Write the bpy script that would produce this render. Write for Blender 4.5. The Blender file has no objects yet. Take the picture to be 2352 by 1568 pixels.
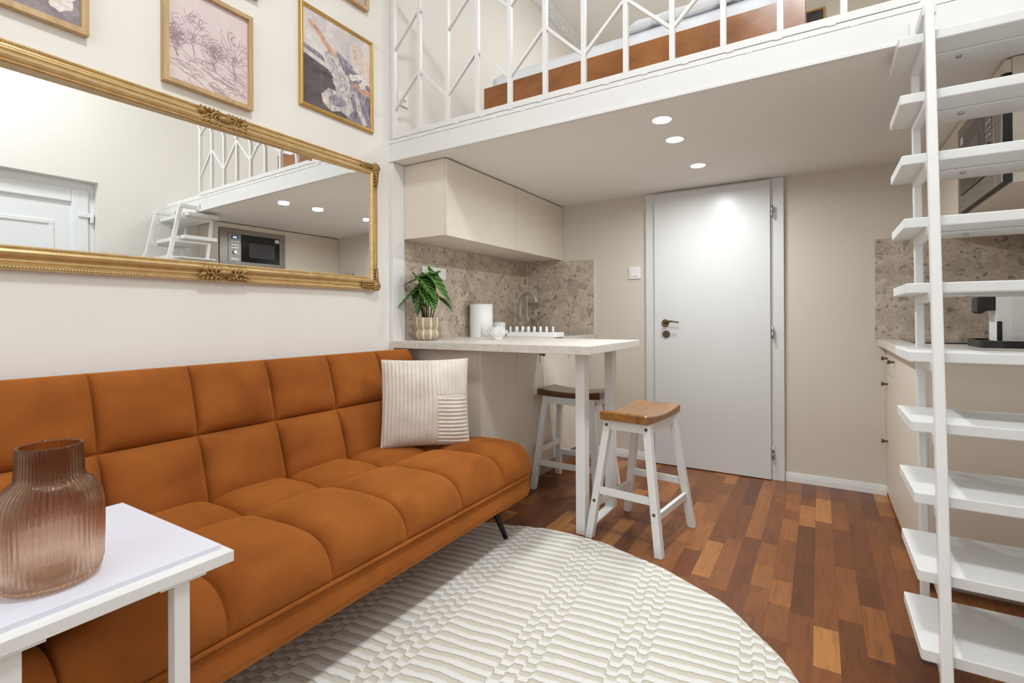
import bpy, bmesh, math, random
from mathutils import Vector, Matrix, noise
random.seed(7)
S = bpy.context.scene
COL = S.collection
PI = math.pi

# ------------------------------------------------------------------ camera, light, exposure
YAW, ROLL = 0.55038927, -0.00436967
EYE = Vector((0, 0, 1.08))
fw = Vector((-math.sin(YAW), math.cos(YAW), 0))
r0 = Vector((math.cos(YAW), math.sin(YAW), 0))
up0 = Vector((0, 0, 1))
rt = r0 * math.cos(ROLL) + up0 * math.sin(ROLL)
up = -r0 * math.sin(ROLL) + up0 * math.cos(ROLL)
cam_data = bpy.data.cameras.new('camera')
cam = bpy.data.objects.new('camera', cam_data)
COL.objects.link(cam)
M3 = Matrix((rt, up, -fw)).transposed()
cam.matrix_world = Matrix.Translation(EYE) @ M3.to_4x4()
cam_data.sensor_width = 36.0
cam_data.lens = 1150.09 / 2352 * 36.0
cam_data.shift_y = -(784 - 729.73) / 2352
cam_data.clip_start = 0.02
S.camera = cam

S.view_settings.view_transform = 'Standard'
S.view_settings.look = 'None'
S.view_settings.gamma = 1.0
S.view_settings.use_curve_mapping = False
S.view_settings.exposure = 0.07

world = bpy.data.worlds.new('world')
S.world = world
world.use_nodes = True
world.node_tree.nodes['Background'].inputs[0].default_value = (0.9, 0.95, 1.0, 1)
world.node_tree.nodes['Background'].inputs[1].default_value = 1.0


def area(name, loc, aim, sx, sy, power, color, shape='RECTANGLE', spread=PI):
    d = bpy.data.lights.new(name, 'AREA')
    d.shape = shape
    d.size = sx
    d.size_y = sy
    d.energy = power
    d.color = color
    d.spread = spread
    o = bpy.data.objects.new(name, d)
    COL.objects.link(o)
    o.location = loc
    o.rotation_euler = (Vector(aim) - Vector(loc)).to_track_quat('-Z', 'Y').to_euler()
    return o


# daylight through the tall window behind the camera, the room's ceiling lamp, the loft's ceiling lamp
area('window_daylight', (-0.6, -1.60, 2.1), (-0.6, 3.0, 1.5), 2.3, 2.5, 18, (0.87, 0.965, 1.03))
area('room_lamp_light', (-0.1, 0.6, 3.84), (-0.1, 0.6, 0), 0.5, 0.5, 42, (0.89, 0.975, 1.03), 'DISK')
area('loft_lamp_light', (-0.6, 3.9, 3.82), (-0.6, 3.9, 0), 0.6, 0.6, 9, (0.93, 0.98, 1.02), 'DISK')
DOWN = [(-0.622, 2.357), (-0.634, 2.653), (-0.624, 3.183)]
for (lx, ly) in DOWN:
    area('downlight_light', (lx, ly, 1.985), (lx, ly, 0), 0.08, 0.08, 6.6, (0.93, 0.985, 1.02), 'DISK', 3.0)


# ------------------------------------------------------------------ materials
def lin(c):
    out = []
    for v in c:
        v = v / 255.0
        out.append(v / 12.92 if v <= 0.04045 else ((v + 0.055) / 1.055) ** 2.4)
    return (out[0], out[1], out[2], 1.0)


class NT:
    def __init__(s, name):
        s.m = bpy.data.materials.new(name)
        s.m.use_nodes = True
        s.t = s.m.node_tree
        s.b = s.t.nodes['Principled BSDF']

    def n(s, typ, **kw):
        nd = s.t.nodes.new(typ)
        for k, v in kw.items():
            setattr(nd, k, v)
        return nd

    def link(s, a, b):
        s.t.links.new(a, b)

    def val(s, sock, v):
        if hasattr(v, 'is_output'):
            s.link(v, sock)
        else:
            sock.default_value = v

    def math(s, op, a, b=None, c=None):
        nd = s.n('ShaderNodeMath', operation=op)
        s.val(nd.inputs[0], a)
        if b is not None:
            s.val(nd.inputs[1], b)
        if c is not None:
            s.val(nd.inputs[2], c)
        return nd.outputs[0]

    def mix(s, fac, a, b):
        nd = s.n('ShaderNodeMix', data_type='RGBA')
        s.val(nd.inputs[0], fac)
        s.val(nd.inputs[6], a)
        s.val(nd.inputs[7], b)
        return nd.outputs[2]

    def ramp(s, fac, stops, interp='LINEAR'):
        nd = s.n('ShaderNodeValToRGB')
        nd.color_ramp.interpolation = interp
        e = nd.color_ramp.elements
        while len(e) < len(stops):
            e.new(0.5)
        for i, (p, c) in enumerate(stops):
            e[i].position = p
            e[i].color = c if len(c) == 4 else (*c, 1)
        s.link(fac, nd.inputs[0])
        return nd.outputs[0]

    def coord(s, kind='Object'):
        return s.n('ShaderNodeTexCoord').outputs[kind]

    def pos(s):
        return s.n('ShaderNodeNewGeometry').outputs['Position']

    def mapping(s, vec, scale=(1, 1, 1), rot=(0, 0, 0), loc=(0, 0, 0)):
        nd = s.n('ShaderNodeMapping')
        s.link(vec, nd.inputs[0])
        nd.inputs[1].default_value = loc
        nd.inputs[2].default_value = rot
        nd.inputs[3].default_value = scale
        return nd.outputs[0]

    def noise(s, vec, scale, detail=4, rough=0.55, dist=0.0):
        nd = s.n('ShaderNodeTexNoise')
        if vec is not None:
            s.link(vec, nd.inputs['Vector'])
        nd.inputs['Scale'].default_value = scale
        nd.inputs['Detail'].default_value = detail
        nd.inputs['Roughness'].default_value = rough
        nd.inputs['Distortion'].default_value = dist
        return nd.outputs['Fac']

    def bump(s, h, strength=0.2, dist=0.01):
        nd = s.n('ShaderNodeBump')
        nd.inputs['Strength'].default_value = strength
        nd.inputs['Distance'].default_value = dist
        s.link(h, nd.inputs['Height'])
        s.link(nd.outputs[0], s.b.inputs['Normal'])

    def set(s, **kw):
        for k, v in kw.items():
            s.val(s.b.inputs[k.replace('_', ' ')], v)
        return s


def plain(name, rgb, rough=0.5, metal=0.0, var=0.03, scale=6.0, bump=0.0, bscale=200, coat=0.0, spec=0.5):
    k = NT(name)
    c = lin(rgb)
    v = k.noise(k.pos(), scale, 3)
    d = tuple(x * (1 - var) for x in c[:3]) + (1,)
    l = tuple(min(1, x * (1 + var)) for x in c[:3]) + (1,)
    k.set(Base_Color=k.ramp(v, [(0.3, d), (0.7, l)]), Roughness=rough, Metallic=metal)
    k.b.inputs['Specular IOR Level'].default_value = spec
    if coat:
        k.b.inputs['Coat Weight'].default_value = coat
        k.b.inputs['Coat Roughness'].default_value = 0.05
    if bump:
        k.bump(k.noise(k.pos(), bscale, 3), bump, 0.002)
    return k.m


WALL = plain('warm_plaster', (236, 231, 224), 0.75, 0, 0.012, 3, 0.08, 120)
WALL_B = plain('beige_plaster', (210, 201, 187), 0.7, 0, 0.012, 3, 0.08, 120)
CEIL = plain('ceiling_paint', (238, 235, 230), 0.8, 0, 0.01, 3, 0.06, 120)
WHITE = plain('white_lacquer', (232, 230, 227), 0.32, 0, 0.01, 8)
WHITE_M = plain('white_metal_paint', (228, 226, 223), 0.38, 0, 0.012, 10, 0.06, 60)
WHITE_W = plain('white_painted_wood', (226, 225, 222), 0.45, 0, 0.015, 12, 0.10, 90)
PVC = plain('white_pvc', (240, 242, 243), 0.3, 0, 0.005, 5)
DOORM = plain('door_white', (214, 213, 210), 0.3, 0, 0.008, 4)
CABM = plain('cabinet_beige', (228, 217, 202), 0.42, 0, 0.012, 14, 0.03, 400)
CABD = plain('cabinet_beige_edge', (176, 165, 150), 0.5, 0, 0.01, 10)
GAP = plain('dark_gap', (70, 64, 58), 0.8)
BLACK = plain('black_plastic', (26, 26, 28), 0.35, 0, 0.05, 30)
BLACKM = plain('black_metal', (24, 24, 26), 0.4, 0.3)
BRASS = plain('aged_brass', (112, 98, 74), 0.35, 0.9, 0.12, 80)
STEEL = plain('hinge_steel', (185, 188, 190), 0.25, 1.0)
GOLDB = plain('gold_metal_frame', (198, 160, 92), 0.32, 0.75, 0.05, 20)
OAKF = None
CHAMP = plain('champagne_metal', (168, 160, 144), 0.5, 0.25, 0.02, 20)
CERAM = plain('white_ceramic', (246, 245, 243), 0.35, 0, 0.006, 20)
PAPER = plain('paper_towel', (247, 246, 244), 0.9, 0, 0.01, 40, 0.25, 160)
SHEET = plain('white_bedding', (238, 240, 244), 0.85, 0, 0.02, 6, 0.3, 14)
EMIT = None


def emission(name, col, strength):
    k = NT(name)
    k.b.inputs['Base Color'].default_value = (0.9, 0.9, 0.9, 1)
    k.b.inputs['Emission Color'].default_value = col
    k.b.inputs['Emission Strength'].default_value = strength
    return k.m


EMIT = emission('lamp_diffuser', (1.0, 0.97, 0.93, 1), 14)


def wood(name, dark, light, rough=0.35, axis='x', scale=9.0, coat=0.0, stretch=0.09, obj=False):
    k = NT(name)
    p = k.coord('Object') if obj else k.pos()
    sc = {'x': (stretch, 1, 1), 'y': (1, stretch, 1), 'z': (1, 1, stretch)}[axis]
    v = k.mapping(p, sc)
    a = k.noise(v, scale * 4, 5, 0.6, 0.8)
    b = k.noise(v, scale, 3, 0.5, 1.5)
    f = k.math('ADD', k.math('MULTIPLY', a, 0.45), k.math('MULTIPLY', b, 0.55))
    k.set(Base_Color=k.ramp(f, [(0.34, lin(dark)), (0.62, lin(light))]), Roughness=rough)
    if coat:
        k.b.inputs['Coat Weight'].default_value = coat
        k.b.inputs['Coat Roughness'].default_value = 0.12
    k.bump(a, 0.05, 0.001)
    return k.m


OAKF = wood('light_oak', (176, 144, 100), (203, 172, 126), 0.5, 'z', 14)
BEDW = wood('bed_wood', (126, 74, 30), (164, 104, 50), 0.28, 'x', 4, 0.3, 0.5)
SEATW = wood('stool_seat_wood', (112, 72, 36), (158, 108, 58), 0.3, 'y', 10, 0.4, 0.12, True)
SEATD = wood('stool_seat_dark', (54, 33, 21), (96, 62, 40), 0.3, 'y', 10, 0.4, 0.12, True)


def parquet():
    k = NT('parquet_floor')
    sep = k.n('ShaderNodeSeparateXYZ')
    k.link(k.pos(), sep.inputs[0])
    x, y = sep.outputs[0], sep.outputs[1]
    w = 0.074
    xs = k.math('DIVIDE', k.math('ADD', x, 0.021), w)
    row = k.math('FLOOR', xs)
    wn = k.n('ShaderNodeTexWhiteNoise', noise_dimensions='1D')
    k.link(row, wn.inputs['W'])
    r1 = wn.outputs['Value']
    ln = k.math('MULTIPLY_ADD', r1, 0.18, 0.42)
    ys = k.math('DIVIDE', k.math('MULTIPLY_ADD', r1, 3.7, y), ln)
    # uneven stave lengths along each row
    cell0 = k.math('FLOOR', ys)
    cx = k.n('ShaderNodeCombineXYZ')
    k.link(row, cx.inputs[0]); k.link(cell0, cx.inputs[1])
    wj = k.n('ShaderNodeTexWhiteNoise', noise_dimensions='2D')
    k.link(cx.outputs[0], wj.inputs['Vector'])
    cut = k.math('MULTIPLY_ADD', wj.outputs['Value'], 0.5, 0.25)
    fr = k.math('FRACT', ys)
    half = k.math('GREATER_THAN', fr, cut)
    split = k.math('GREATER_THAN', wj.outputs['Value'], 0.42)
    half = k.math('MULTIPLY', half, split)
    cid = k.math('ADD', cell0, k.math('MULTIPLY', half, 0.5))
    c2 = k.n('ShaderNodeCombineXYZ')
    k.link(row, c2.inputs[0]); k.link(cid, c2.inputs[1])
    wc = k.n('ShaderNodeTexWhiteNoise', noise_dimensions='2D')
    k.link(c2.outputs[0], wc.inputs['Vector'])
    tone = wc.outputs['Value']
    base = k.ramp(tone, [(0.0, lin((98, 56, 33))), (0.2, lin((116, 68, 38))), (0.6, lin((134, 82, 44))),
                         (0.92, lin((152, 96, 52))), (1.0, lin((178, 122, 68)))])
    # grain, shifted for every stave
    sh = k.n('ShaderNodeVectorMath', operation='MULTIPLY_ADD')
    k.link(wc.outputs['Color'], sh.inputs[0])
    sh.inputs[1].default_value = (9, 9, 9)
    k.link(k.pos(), sh.inputs[2])
    g = k.noise(k.mapping(sh.outputs[0], (1, 0.07, 1)), 75, 5, 0.65, 0.6)
    g2 = k.noise(k.mapping(sh.outputs[0], (1, 0.22, 1)), 14, 3, 0.5, 2.2)
    gf = k.math('ADD', k.math('MULTIPLY', g, 0.5), k.math('MULTIPLY', g2, 0.5))
    gr = k.ramp(gf, [(0.32, (0.60, 0.57, 0.54)), (0.5, (1, 1, 1)), (0.68, (1.22, 1.18, 1.1))])
    mul = k.n('ShaderNodeMix', data_type='RGBA', blend_type='MULTIPLY')
    mul.inputs[0].default_value = 0.85
    k.link(base, mul.inputs[6]); k.link(gr, mul.inputs[7])
    # thin joints
    ex = k.math('ABSOLUTE', k.math('SUBTRACT', k.math('FRACT', xs), 0.5))
    jx = k.math('GREATER_THAN', ex, 0.493)
    jy = k.math('GREATER_THAN', k.math('ABSOLUTE', k.math('SUBTRACT', fr, 0.5)), 0.4975)
    j = k.math('MAXIMUM', jx, jy)
    colr = k.mix(k.math('MULTIPLY', j, 0.45), mul.outputs[2], lin((52, 28, 18)))
    k.set(Base_Color=colr, Roughness=k.math('MULTIPLY_ADD', g2, 0.12, 0.24))
    k.b.inputs['Specular IOR Level'].default_value = 0.28
    k.bump(g, 0.03, 0.001)
    return k.m


PARQ = parquet()


def stone(name, seed):
    k = NT(name)
    p = k.mapping(k.pos(), (1, 1, 1), (0, 0, 0), (seed, seed * 2, seed))

    def warp(vec, scale, amp):
        nz = k.n('ShaderNodeTexNoise')
        k.link(vec, nz.inputs['Vector'])
        nz.inputs['Scale'].default_value = scale
        nz.inputs['Detail'].default_value = 4
        w = k.n('ShaderNodeVectorMath', operation='MULTIPLY_ADD')
        k.link(nz.outputs['Color'], w.inputs[0])
        w.inputs[1].default_value = (amp, amp, amp)
        k.link(vec, w.inputs[2])
        return w.outputs[0]
    q = warp(warp(p, 9, 0.10), 55, 0.014)

    def clasts(scale, thr, size):
        v = k.n('ShaderNodeTexVoronoi')
        k.link(q, v.inputs['Vector'])
        v.inputs['Scale'].default_value = scale
        sp = k.n('ShaderNodeSeparateColor')
        k.link(v.outputs['Color'], sp.inputs[0])
        pick = k.math('GREATER_THAN', sp.outputs[0], thr)
        rad = k.math('MULTIPLY_ADD', sp.outputs[1], size * 0.7, size * 0.35)
        ins = k.math('LESS_THAN', v.outputs['Distance'], rad)
        return k.math('MULTIPLY', pick, ins), sp.outputs[2]
    a, at_ = clasts(6.5, 0.35, 0.75)
    b, bt_ = clasts(15, 0.62, 0.62)
    c, ct_ = clasts(38, 0.66, 0.55)
    d, dt_ = clasts(90, 0.72, 0.5)
    f1 = k.noise(q, 9, 10, 0.75)
    bg = k.ramp(f1, [(0.30, lin((164, 147, 128))), (0.5, lin((198, 181, 161))), (0.68, lin((224, 208, 188)))])
    mott = k.ramp(k.noise(q, 60, 6, 0.8), [(0.35, (0.80, 0.805, 0.82)), (0.65, (1.07, 1.08, 1.11))])
    col = k.mix(k.math('MULTIPLY', a, 0.50), bg, k.ramp(at_, [(0, lin((150, 134, 121))), (0.5, lin((182, 164, 142))), (1, lin((208, 186, 158)))]))
    col = k.mix(k.math('MULTIPLY', b, 0.62), col, k.ramp(bt_, [(0, lin((116, 104, 97))), (0.5, lin((152, 136, 122))), (1, lin((198, 180, 160)))]))
    col = k.mix(k.math('MULTIPLY', c, 0.70), col, k.ramp(ct_, [(0, lin((98, 86, 79))), (0.6, lin((130, 114, 101))), (1, lin((190, 175, 158)))]))
    col = k.mix(k.math('MULTIPLY', d, 0.65), col, k.ramp(dt_, [(0, lin((92, 80, 73))), (1, lin((176, 160, 145)))]))
    mul = k.n('ShaderNodeMix', data_type='RGBA', blend_type='MULTIPLY')
    mul.inputs[0].default_value = 0.8
    k.link(col, mul.inputs[6]); k.link(mott, mul.inputs[7])
    ve = k.noise(q, 13, 10, 0.78, 0.6)
    vein = k.math('LESS_THAN', k.math('ABSOLUTE', k.math('SUBTRACT', ve, 0.52)), 0.008)
    col = k.mix(k.math('MULTIPLY', vein, 0.5), mul.outputs[2], lin((212, 199, 183)))
    k.set(Base_Color=col, Roughness=0.3)
    return k.m


STONE = stone('breccia_stone', 3.1)


def worktop_mat():
    k = NT('pale_concrete_laminate')
    p = k.pos()
    a = k.noise(p, 34, 8, 0.7)
    b = k.noise(p, 190, 4, 0.7)
    f = k.math('ADD', k.math('MULTIPLY', a, 0.6), k.math('MULTIPLY', b, 0.4))
    k.set(Base_Color=k.ramp(f, [(0.36, lin((196, 187, 175))), (0.5, lin((214, 207, 198))), (0.64, lin((226, 221, 214)))]), Roughness=0.38)
    return k.m


WORK = worktop_mat()


def velvet():
    k = NT('rust_velvet')
    p = k.pos()
    a = k.noise(k.mapping(p, (1, 0.7, 1)), 7.0, 3, 0.5, 0.3)
    b = k.noise(p, 420, 4, 0.75)
    f = k.math('ADD', k.math('MULTIPLY', a, 0.6), k.math('MULTIPLY', b, 0.4))
    k.set(Base_Color=k.ramp(f, [(0.30, lin((126, 68, 26))), (0.5, lin((149, 83, 33))), (0.70, lin((166, 98, 42)))]), Roughness=0.85)
    k.b.inputs['Sheen Weight'].default_value = 0.5
    k.b.inputs['Sheen Roughness'].default_value = 0.45
    k.b.inputs['Sheen Tint'].default_value = lin((250, 166, 80))
    k.b.inputs['Specular IOR Level'].default_value = 0.15
    k.bump(k.noise(p, 900, 2), 0.12, 0.001)
    return k.m


VELV = velvet()


def rug_mat():
    k = NT('cream_rug_pile')
    at = k.n('ShaderNodeAttribute', attribute_name='row')
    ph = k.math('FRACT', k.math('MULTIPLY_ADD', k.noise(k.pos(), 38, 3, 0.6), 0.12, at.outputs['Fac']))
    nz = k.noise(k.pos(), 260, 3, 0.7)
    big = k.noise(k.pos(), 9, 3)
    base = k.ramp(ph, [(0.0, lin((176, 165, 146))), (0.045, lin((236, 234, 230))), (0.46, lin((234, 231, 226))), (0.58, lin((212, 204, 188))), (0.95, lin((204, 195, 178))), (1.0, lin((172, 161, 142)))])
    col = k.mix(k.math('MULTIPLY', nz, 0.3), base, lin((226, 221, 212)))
    col = k.mix(k.math('MULTIPLY', k.math('GREATER_THAN', big, 0.5), 0.06), col, lin((214, 208, 198)))
    k.set(Base_Color=col, Roughness=0.95)
    k.b.inputs['Specular IOR Level'].default_value = 0.1
    k.b.inputs['Sheen Weight'].default_value = 0.2
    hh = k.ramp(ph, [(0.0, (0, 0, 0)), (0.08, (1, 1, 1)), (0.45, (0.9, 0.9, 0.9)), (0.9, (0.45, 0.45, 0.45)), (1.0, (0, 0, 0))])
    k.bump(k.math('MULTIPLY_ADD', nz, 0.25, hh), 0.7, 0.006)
    return k.m


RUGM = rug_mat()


def cord_mat():
    k = NT('cream_corduroy')
    p = k.coord('Object')
    n1 = k.noise(p, 420, 2, 0.7)
    n2 = k.noise(p, 12, 3)
    k.set(Base_Color=k.ramp(n2, [(0.3, lin((208, 196, 183))), (0.7, lin((224, 214, 203)))]), Roughness=0.95)
    k.b.inputs['Sheen Weight'].default_value = 0.3
    k.b.inputs['Specular IOR Level'].default_value = 0.1
    k.bump(n1, 0.35, 0.002)
    return k.m


CORD = cord_mat()


def gold_mat():
    k = NT('antique_gold')
    p = k.pos()
    v = k.noise(p, 25, 2)
    k.set(Base_Color=k.ramp(v, [(0.3, lin((204, 174, 122))), (0.7, lin((218, 190, 140)))]), Roughness=0.33, Metallic=0.6)
    return k.m


GOLD = gold_mat()
GOLDD = plain('antique_gold_dark', (164, 130, 80), 0.42, 0.5, 0.3, 150)


def mirror_mat():
    k = NT('mirror_glass')
    k.set(Base_Color=(0.93, 0.945, 0.94, 1), Roughness=0.0, Metallic=1.0)
    return k.m


MIRR = mirror_mat()


def pane_mat(name, ior=1.5):
    k = NT(name)
    tr = k.n('ShaderNodeBsdfTransparent')
    gl = k.n('ShaderNodeBsdfGlossy')
    gl.inputs['Roughness'].default_value = 0.0
    fr = k.n('ShaderNodeFresnel')
    fr.inputs[0].default_value = ior
    mx = k.n('ShaderNodeMixShader')
    front = k.math('SUBTRACT', 1.0, k.n('ShaderNodeNewGeometry').outputs['Backfacing'])
    k.link(k.math('MULTIPLY', fr.outputs[0], front), mx.inputs[0]); k.link(tr.outputs[0], mx.inputs[1]); k.link(gl.outputs[0], mx.inputs[2])
    k.link(mx.outputs[0], k.t.nodes['Material Output'].inputs[0])
    return k.m


PANE = pane_mat('picture_glass')


def smoked_glass():
    """glass with a tint that gets darker towards the neck"""
    k = NT('smoked_ribbed_glass')
    sep = k.n('ShaderNodeSeparateXYZ')
    k.link(k.coord('Object'), sep.inputs[0])
    t = k.math('DIVIDE', k.math('SUBTRACT', sep.outputs[2], 0.69), 0.10)
    colr = k.ramp(t, [(0.0, (0.93, 0.85, 0.78, 1)), (0.4, (0.86, 0.77, 0.69, 1)), (1.0, (0.76, 0.68, 0.60, 1))])
    gl = k.n('ShaderNodeBsdfGlass')
    gl.inputs['IOR'].default_value = 1.45
    gl.inputs['Roughness'].default_value = 0.0
    k.link(colr, gl.inputs['Color'])
    tr = k.n('ShaderNodeBsdfTransparent')
    k.link(colr, tr.inputs['Color'])
    mx = k.n('ShaderNodeMixShader')
    mx.inputs[0].default_value = 0.32
    k.link(gl.outputs[0], mx.inputs[1]); k.link(tr.outputs[0], mx.inputs[2])
    k.link(mx.outputs[0], k.t.nodes['Material Output'].inputs[0])
    return k.m


SMOKE = smoked_glass()


def clear_glass():
    k = NT('clear_glass')
    tr = k.n('ShaderNodeBsdfTransparent')
    tr.inputs['Color'].default_value = (0.90, 0.89, 0.87, 1)
    gl = k.n('ShaderNodeBsdfGlossy')
    gl.inputs['Roughness'].default_value = 0.02
    mx = k.n('ShaderNodeMixShader')
    mx.inputs[0].default_value = 0.12
    k.link(tr.outputs[0], mx.inputs[1]); k.link(gl.outputs[0], mx.inputs[2])
    k.link(mx.outputs[0], k.t.nodes['Material Output'].inputs[0])
    return k.m


CLEAR = clear_glass()


def leaf_mat():
    k = NT('dark_leaf_with_pale_veins')
    uv = k.n('ShaderNodeUVMap')
    sep = k.n('ShaderNodeSeparateXYZ')
    k.link(uv.outputs[0], sep.inputs[0])
    u = k.math('ABSOLUTE', k.math('SUBTRACT', sep.outputs[0], 0.5))
    mid = k.math('LESS_THAN', u, 0.022)
    ph = k.math('FRACT', k.math('MULTIPLY', k.math('MULTIPLY_ADD', u, -0.55, sep.outputs[1]), 6.5))
    lat = k.math('LESS_THAN', k.math('ABSOLUTE', k.math('SUBTRACT', ph, 0.5)), 0.055)
    edge = k.math('GREATER_THAN', u, 0.475)
    v = k.math('MAXIMUM', mid, k.math('MAXIMUM', lat, edge))
    nz = k.noise(k.pos(), 30, 3)
    base = k.ramp(nz, [(0.3, lin((14, 54, 24))), (0.7, lin((38, 96, 36)))])
    k.set(Base_Color=k.mix(k.math('MULTIPLY', v, 0.85), base, lin((176, 196, 92))), Roughness=0.38)
    return k.m


LEAF = leaf_mat()
STEMM = plain('brown_stem', (72, 44, 30), 0.6)
POTM = plain('taupe_stoneware', (176, 155, 134), 0.75, 0, 0.04, 60, 0.1, 300)
POTS = plain('cream_glaze_stripe', (232, 216, 188), 0.6)
SOIL = plain('potting_soil', (50, 38, 30), 0.95, 0, 0.3, 120, 0.5, 80)


def rattan_mat():
    k = NT('woven_rattan')
    p = k.pos()
    w = k.n('ShaderNodeTexBrick')
    k.link(k.mapping(p, (1, 1, 1), (0, PI / 2, 0)), w.inputs['Vector'])
    w.inputs['Scale'].default_value = 40
    w.inputs['Color1'].default_value = lin((206, 178, 136))
    w.inputs['Color2'].default_value = lin((190, 158, 112))
    w.inputs['Mortar'].default_value = lin((228, 208, 172))
    k.set(Base_Color=w.outputs['Color'], Roughness=0.7)
    k.bump(w.outputs['Fac'], 0.4, 0.003)
    return k.m


RATT = rattan_mat()


def brushed():
    k = NT('brushed_steel')
    a = k.noise(k.mapping(k.pos(), (1, 0.02, 1)), 300, 3)
    k.set(Base_Color=k.ramp(a, [(0.3, lin((134, 128, 120))), (0.7, lin((168, 162, 154)))]), Roughness=0.34, Metallic=0.85)
    return k.m


BRUSH = brushed()
DISPLAY = emission('blue_display', (0.25, 0.45, 1.0, 1), 3.0)
DARKGL = plain('dark_door_glass', (28, 28, 32), 0.06, 0, 0.02, 10)
WINGL = plain('grey_window_mesh', (78, 78, 80), 0.12, 0, 0.04, 400)
TABLEP = plain('table_top_white', (222, 220, 230), 0.5, 0, 0.004, 10)


def paint(name, dark, light, scale, dist=0.8, stretch=(1, 1, 1)):
    """brushy two tone paint of a print"""
    k = NT(name)
    f = k.noise(k.mapping(k.pos(), stretch, (0.5, 0, 0)), scale, 7, 0.68, dist)
    k.set(Base_Color=k.ramp(f, [(0.34, lin(dark)), (0.64, lin(light))]), Roughness=0.6)
    return k.m


FLOW = paint('print_mauve_ground', (104, 90, 98), (168, 154, 158), 12)
SKET = paint('print_pink_paper', (226, 206, 204), (234, 216, 213), 5)
SKLINE = plain('print_mauve_ink', (172, 142, 146), 0.7)
PSKY = paint('print_pale_ground', (196, 186, 186), (234, 226, 220), 8)
PDARK = paint('print_dark_ledge', (58, 50, 54), (104, 92, 94), 14, 1.2, (1, 0.5, 1))
PLILAC = paint('print_lilac_shade', (84, 74, 92), (176, 166, 180), 26, 1.5, (1, 2.0, 0.6))
PDRAPE = paint('print_pale_drape', (142, 130, 138), (232, 226, 218), 20, 1.6, (1, 1.6, 0.8))
PSKIN = paint('print_warm_tone', (178, 124, 100), (232, 186, 156), 22)
PFLOW = paint('print_white_flower', (214, 200, 190), (248, 242, 234), 60)
PPEACH = paint('print_peach_flower', (216, 170, 150), (244, 222, 208), 50)
PLEAFY = paint('print_muted_pink', (192, 174, 180), (228, 214, 212), 14)
PGLOW = paint('print_warm_cloth', (206, 176, 160), (240, 224, 212), 16, 1.4)
POSTERM = plain('print_night_scene', (64, 46, 52), 0.4, 0, 0.5, 14)


# ------------------------------------------------------------------ mesh helpers
ORG = {}


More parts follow.
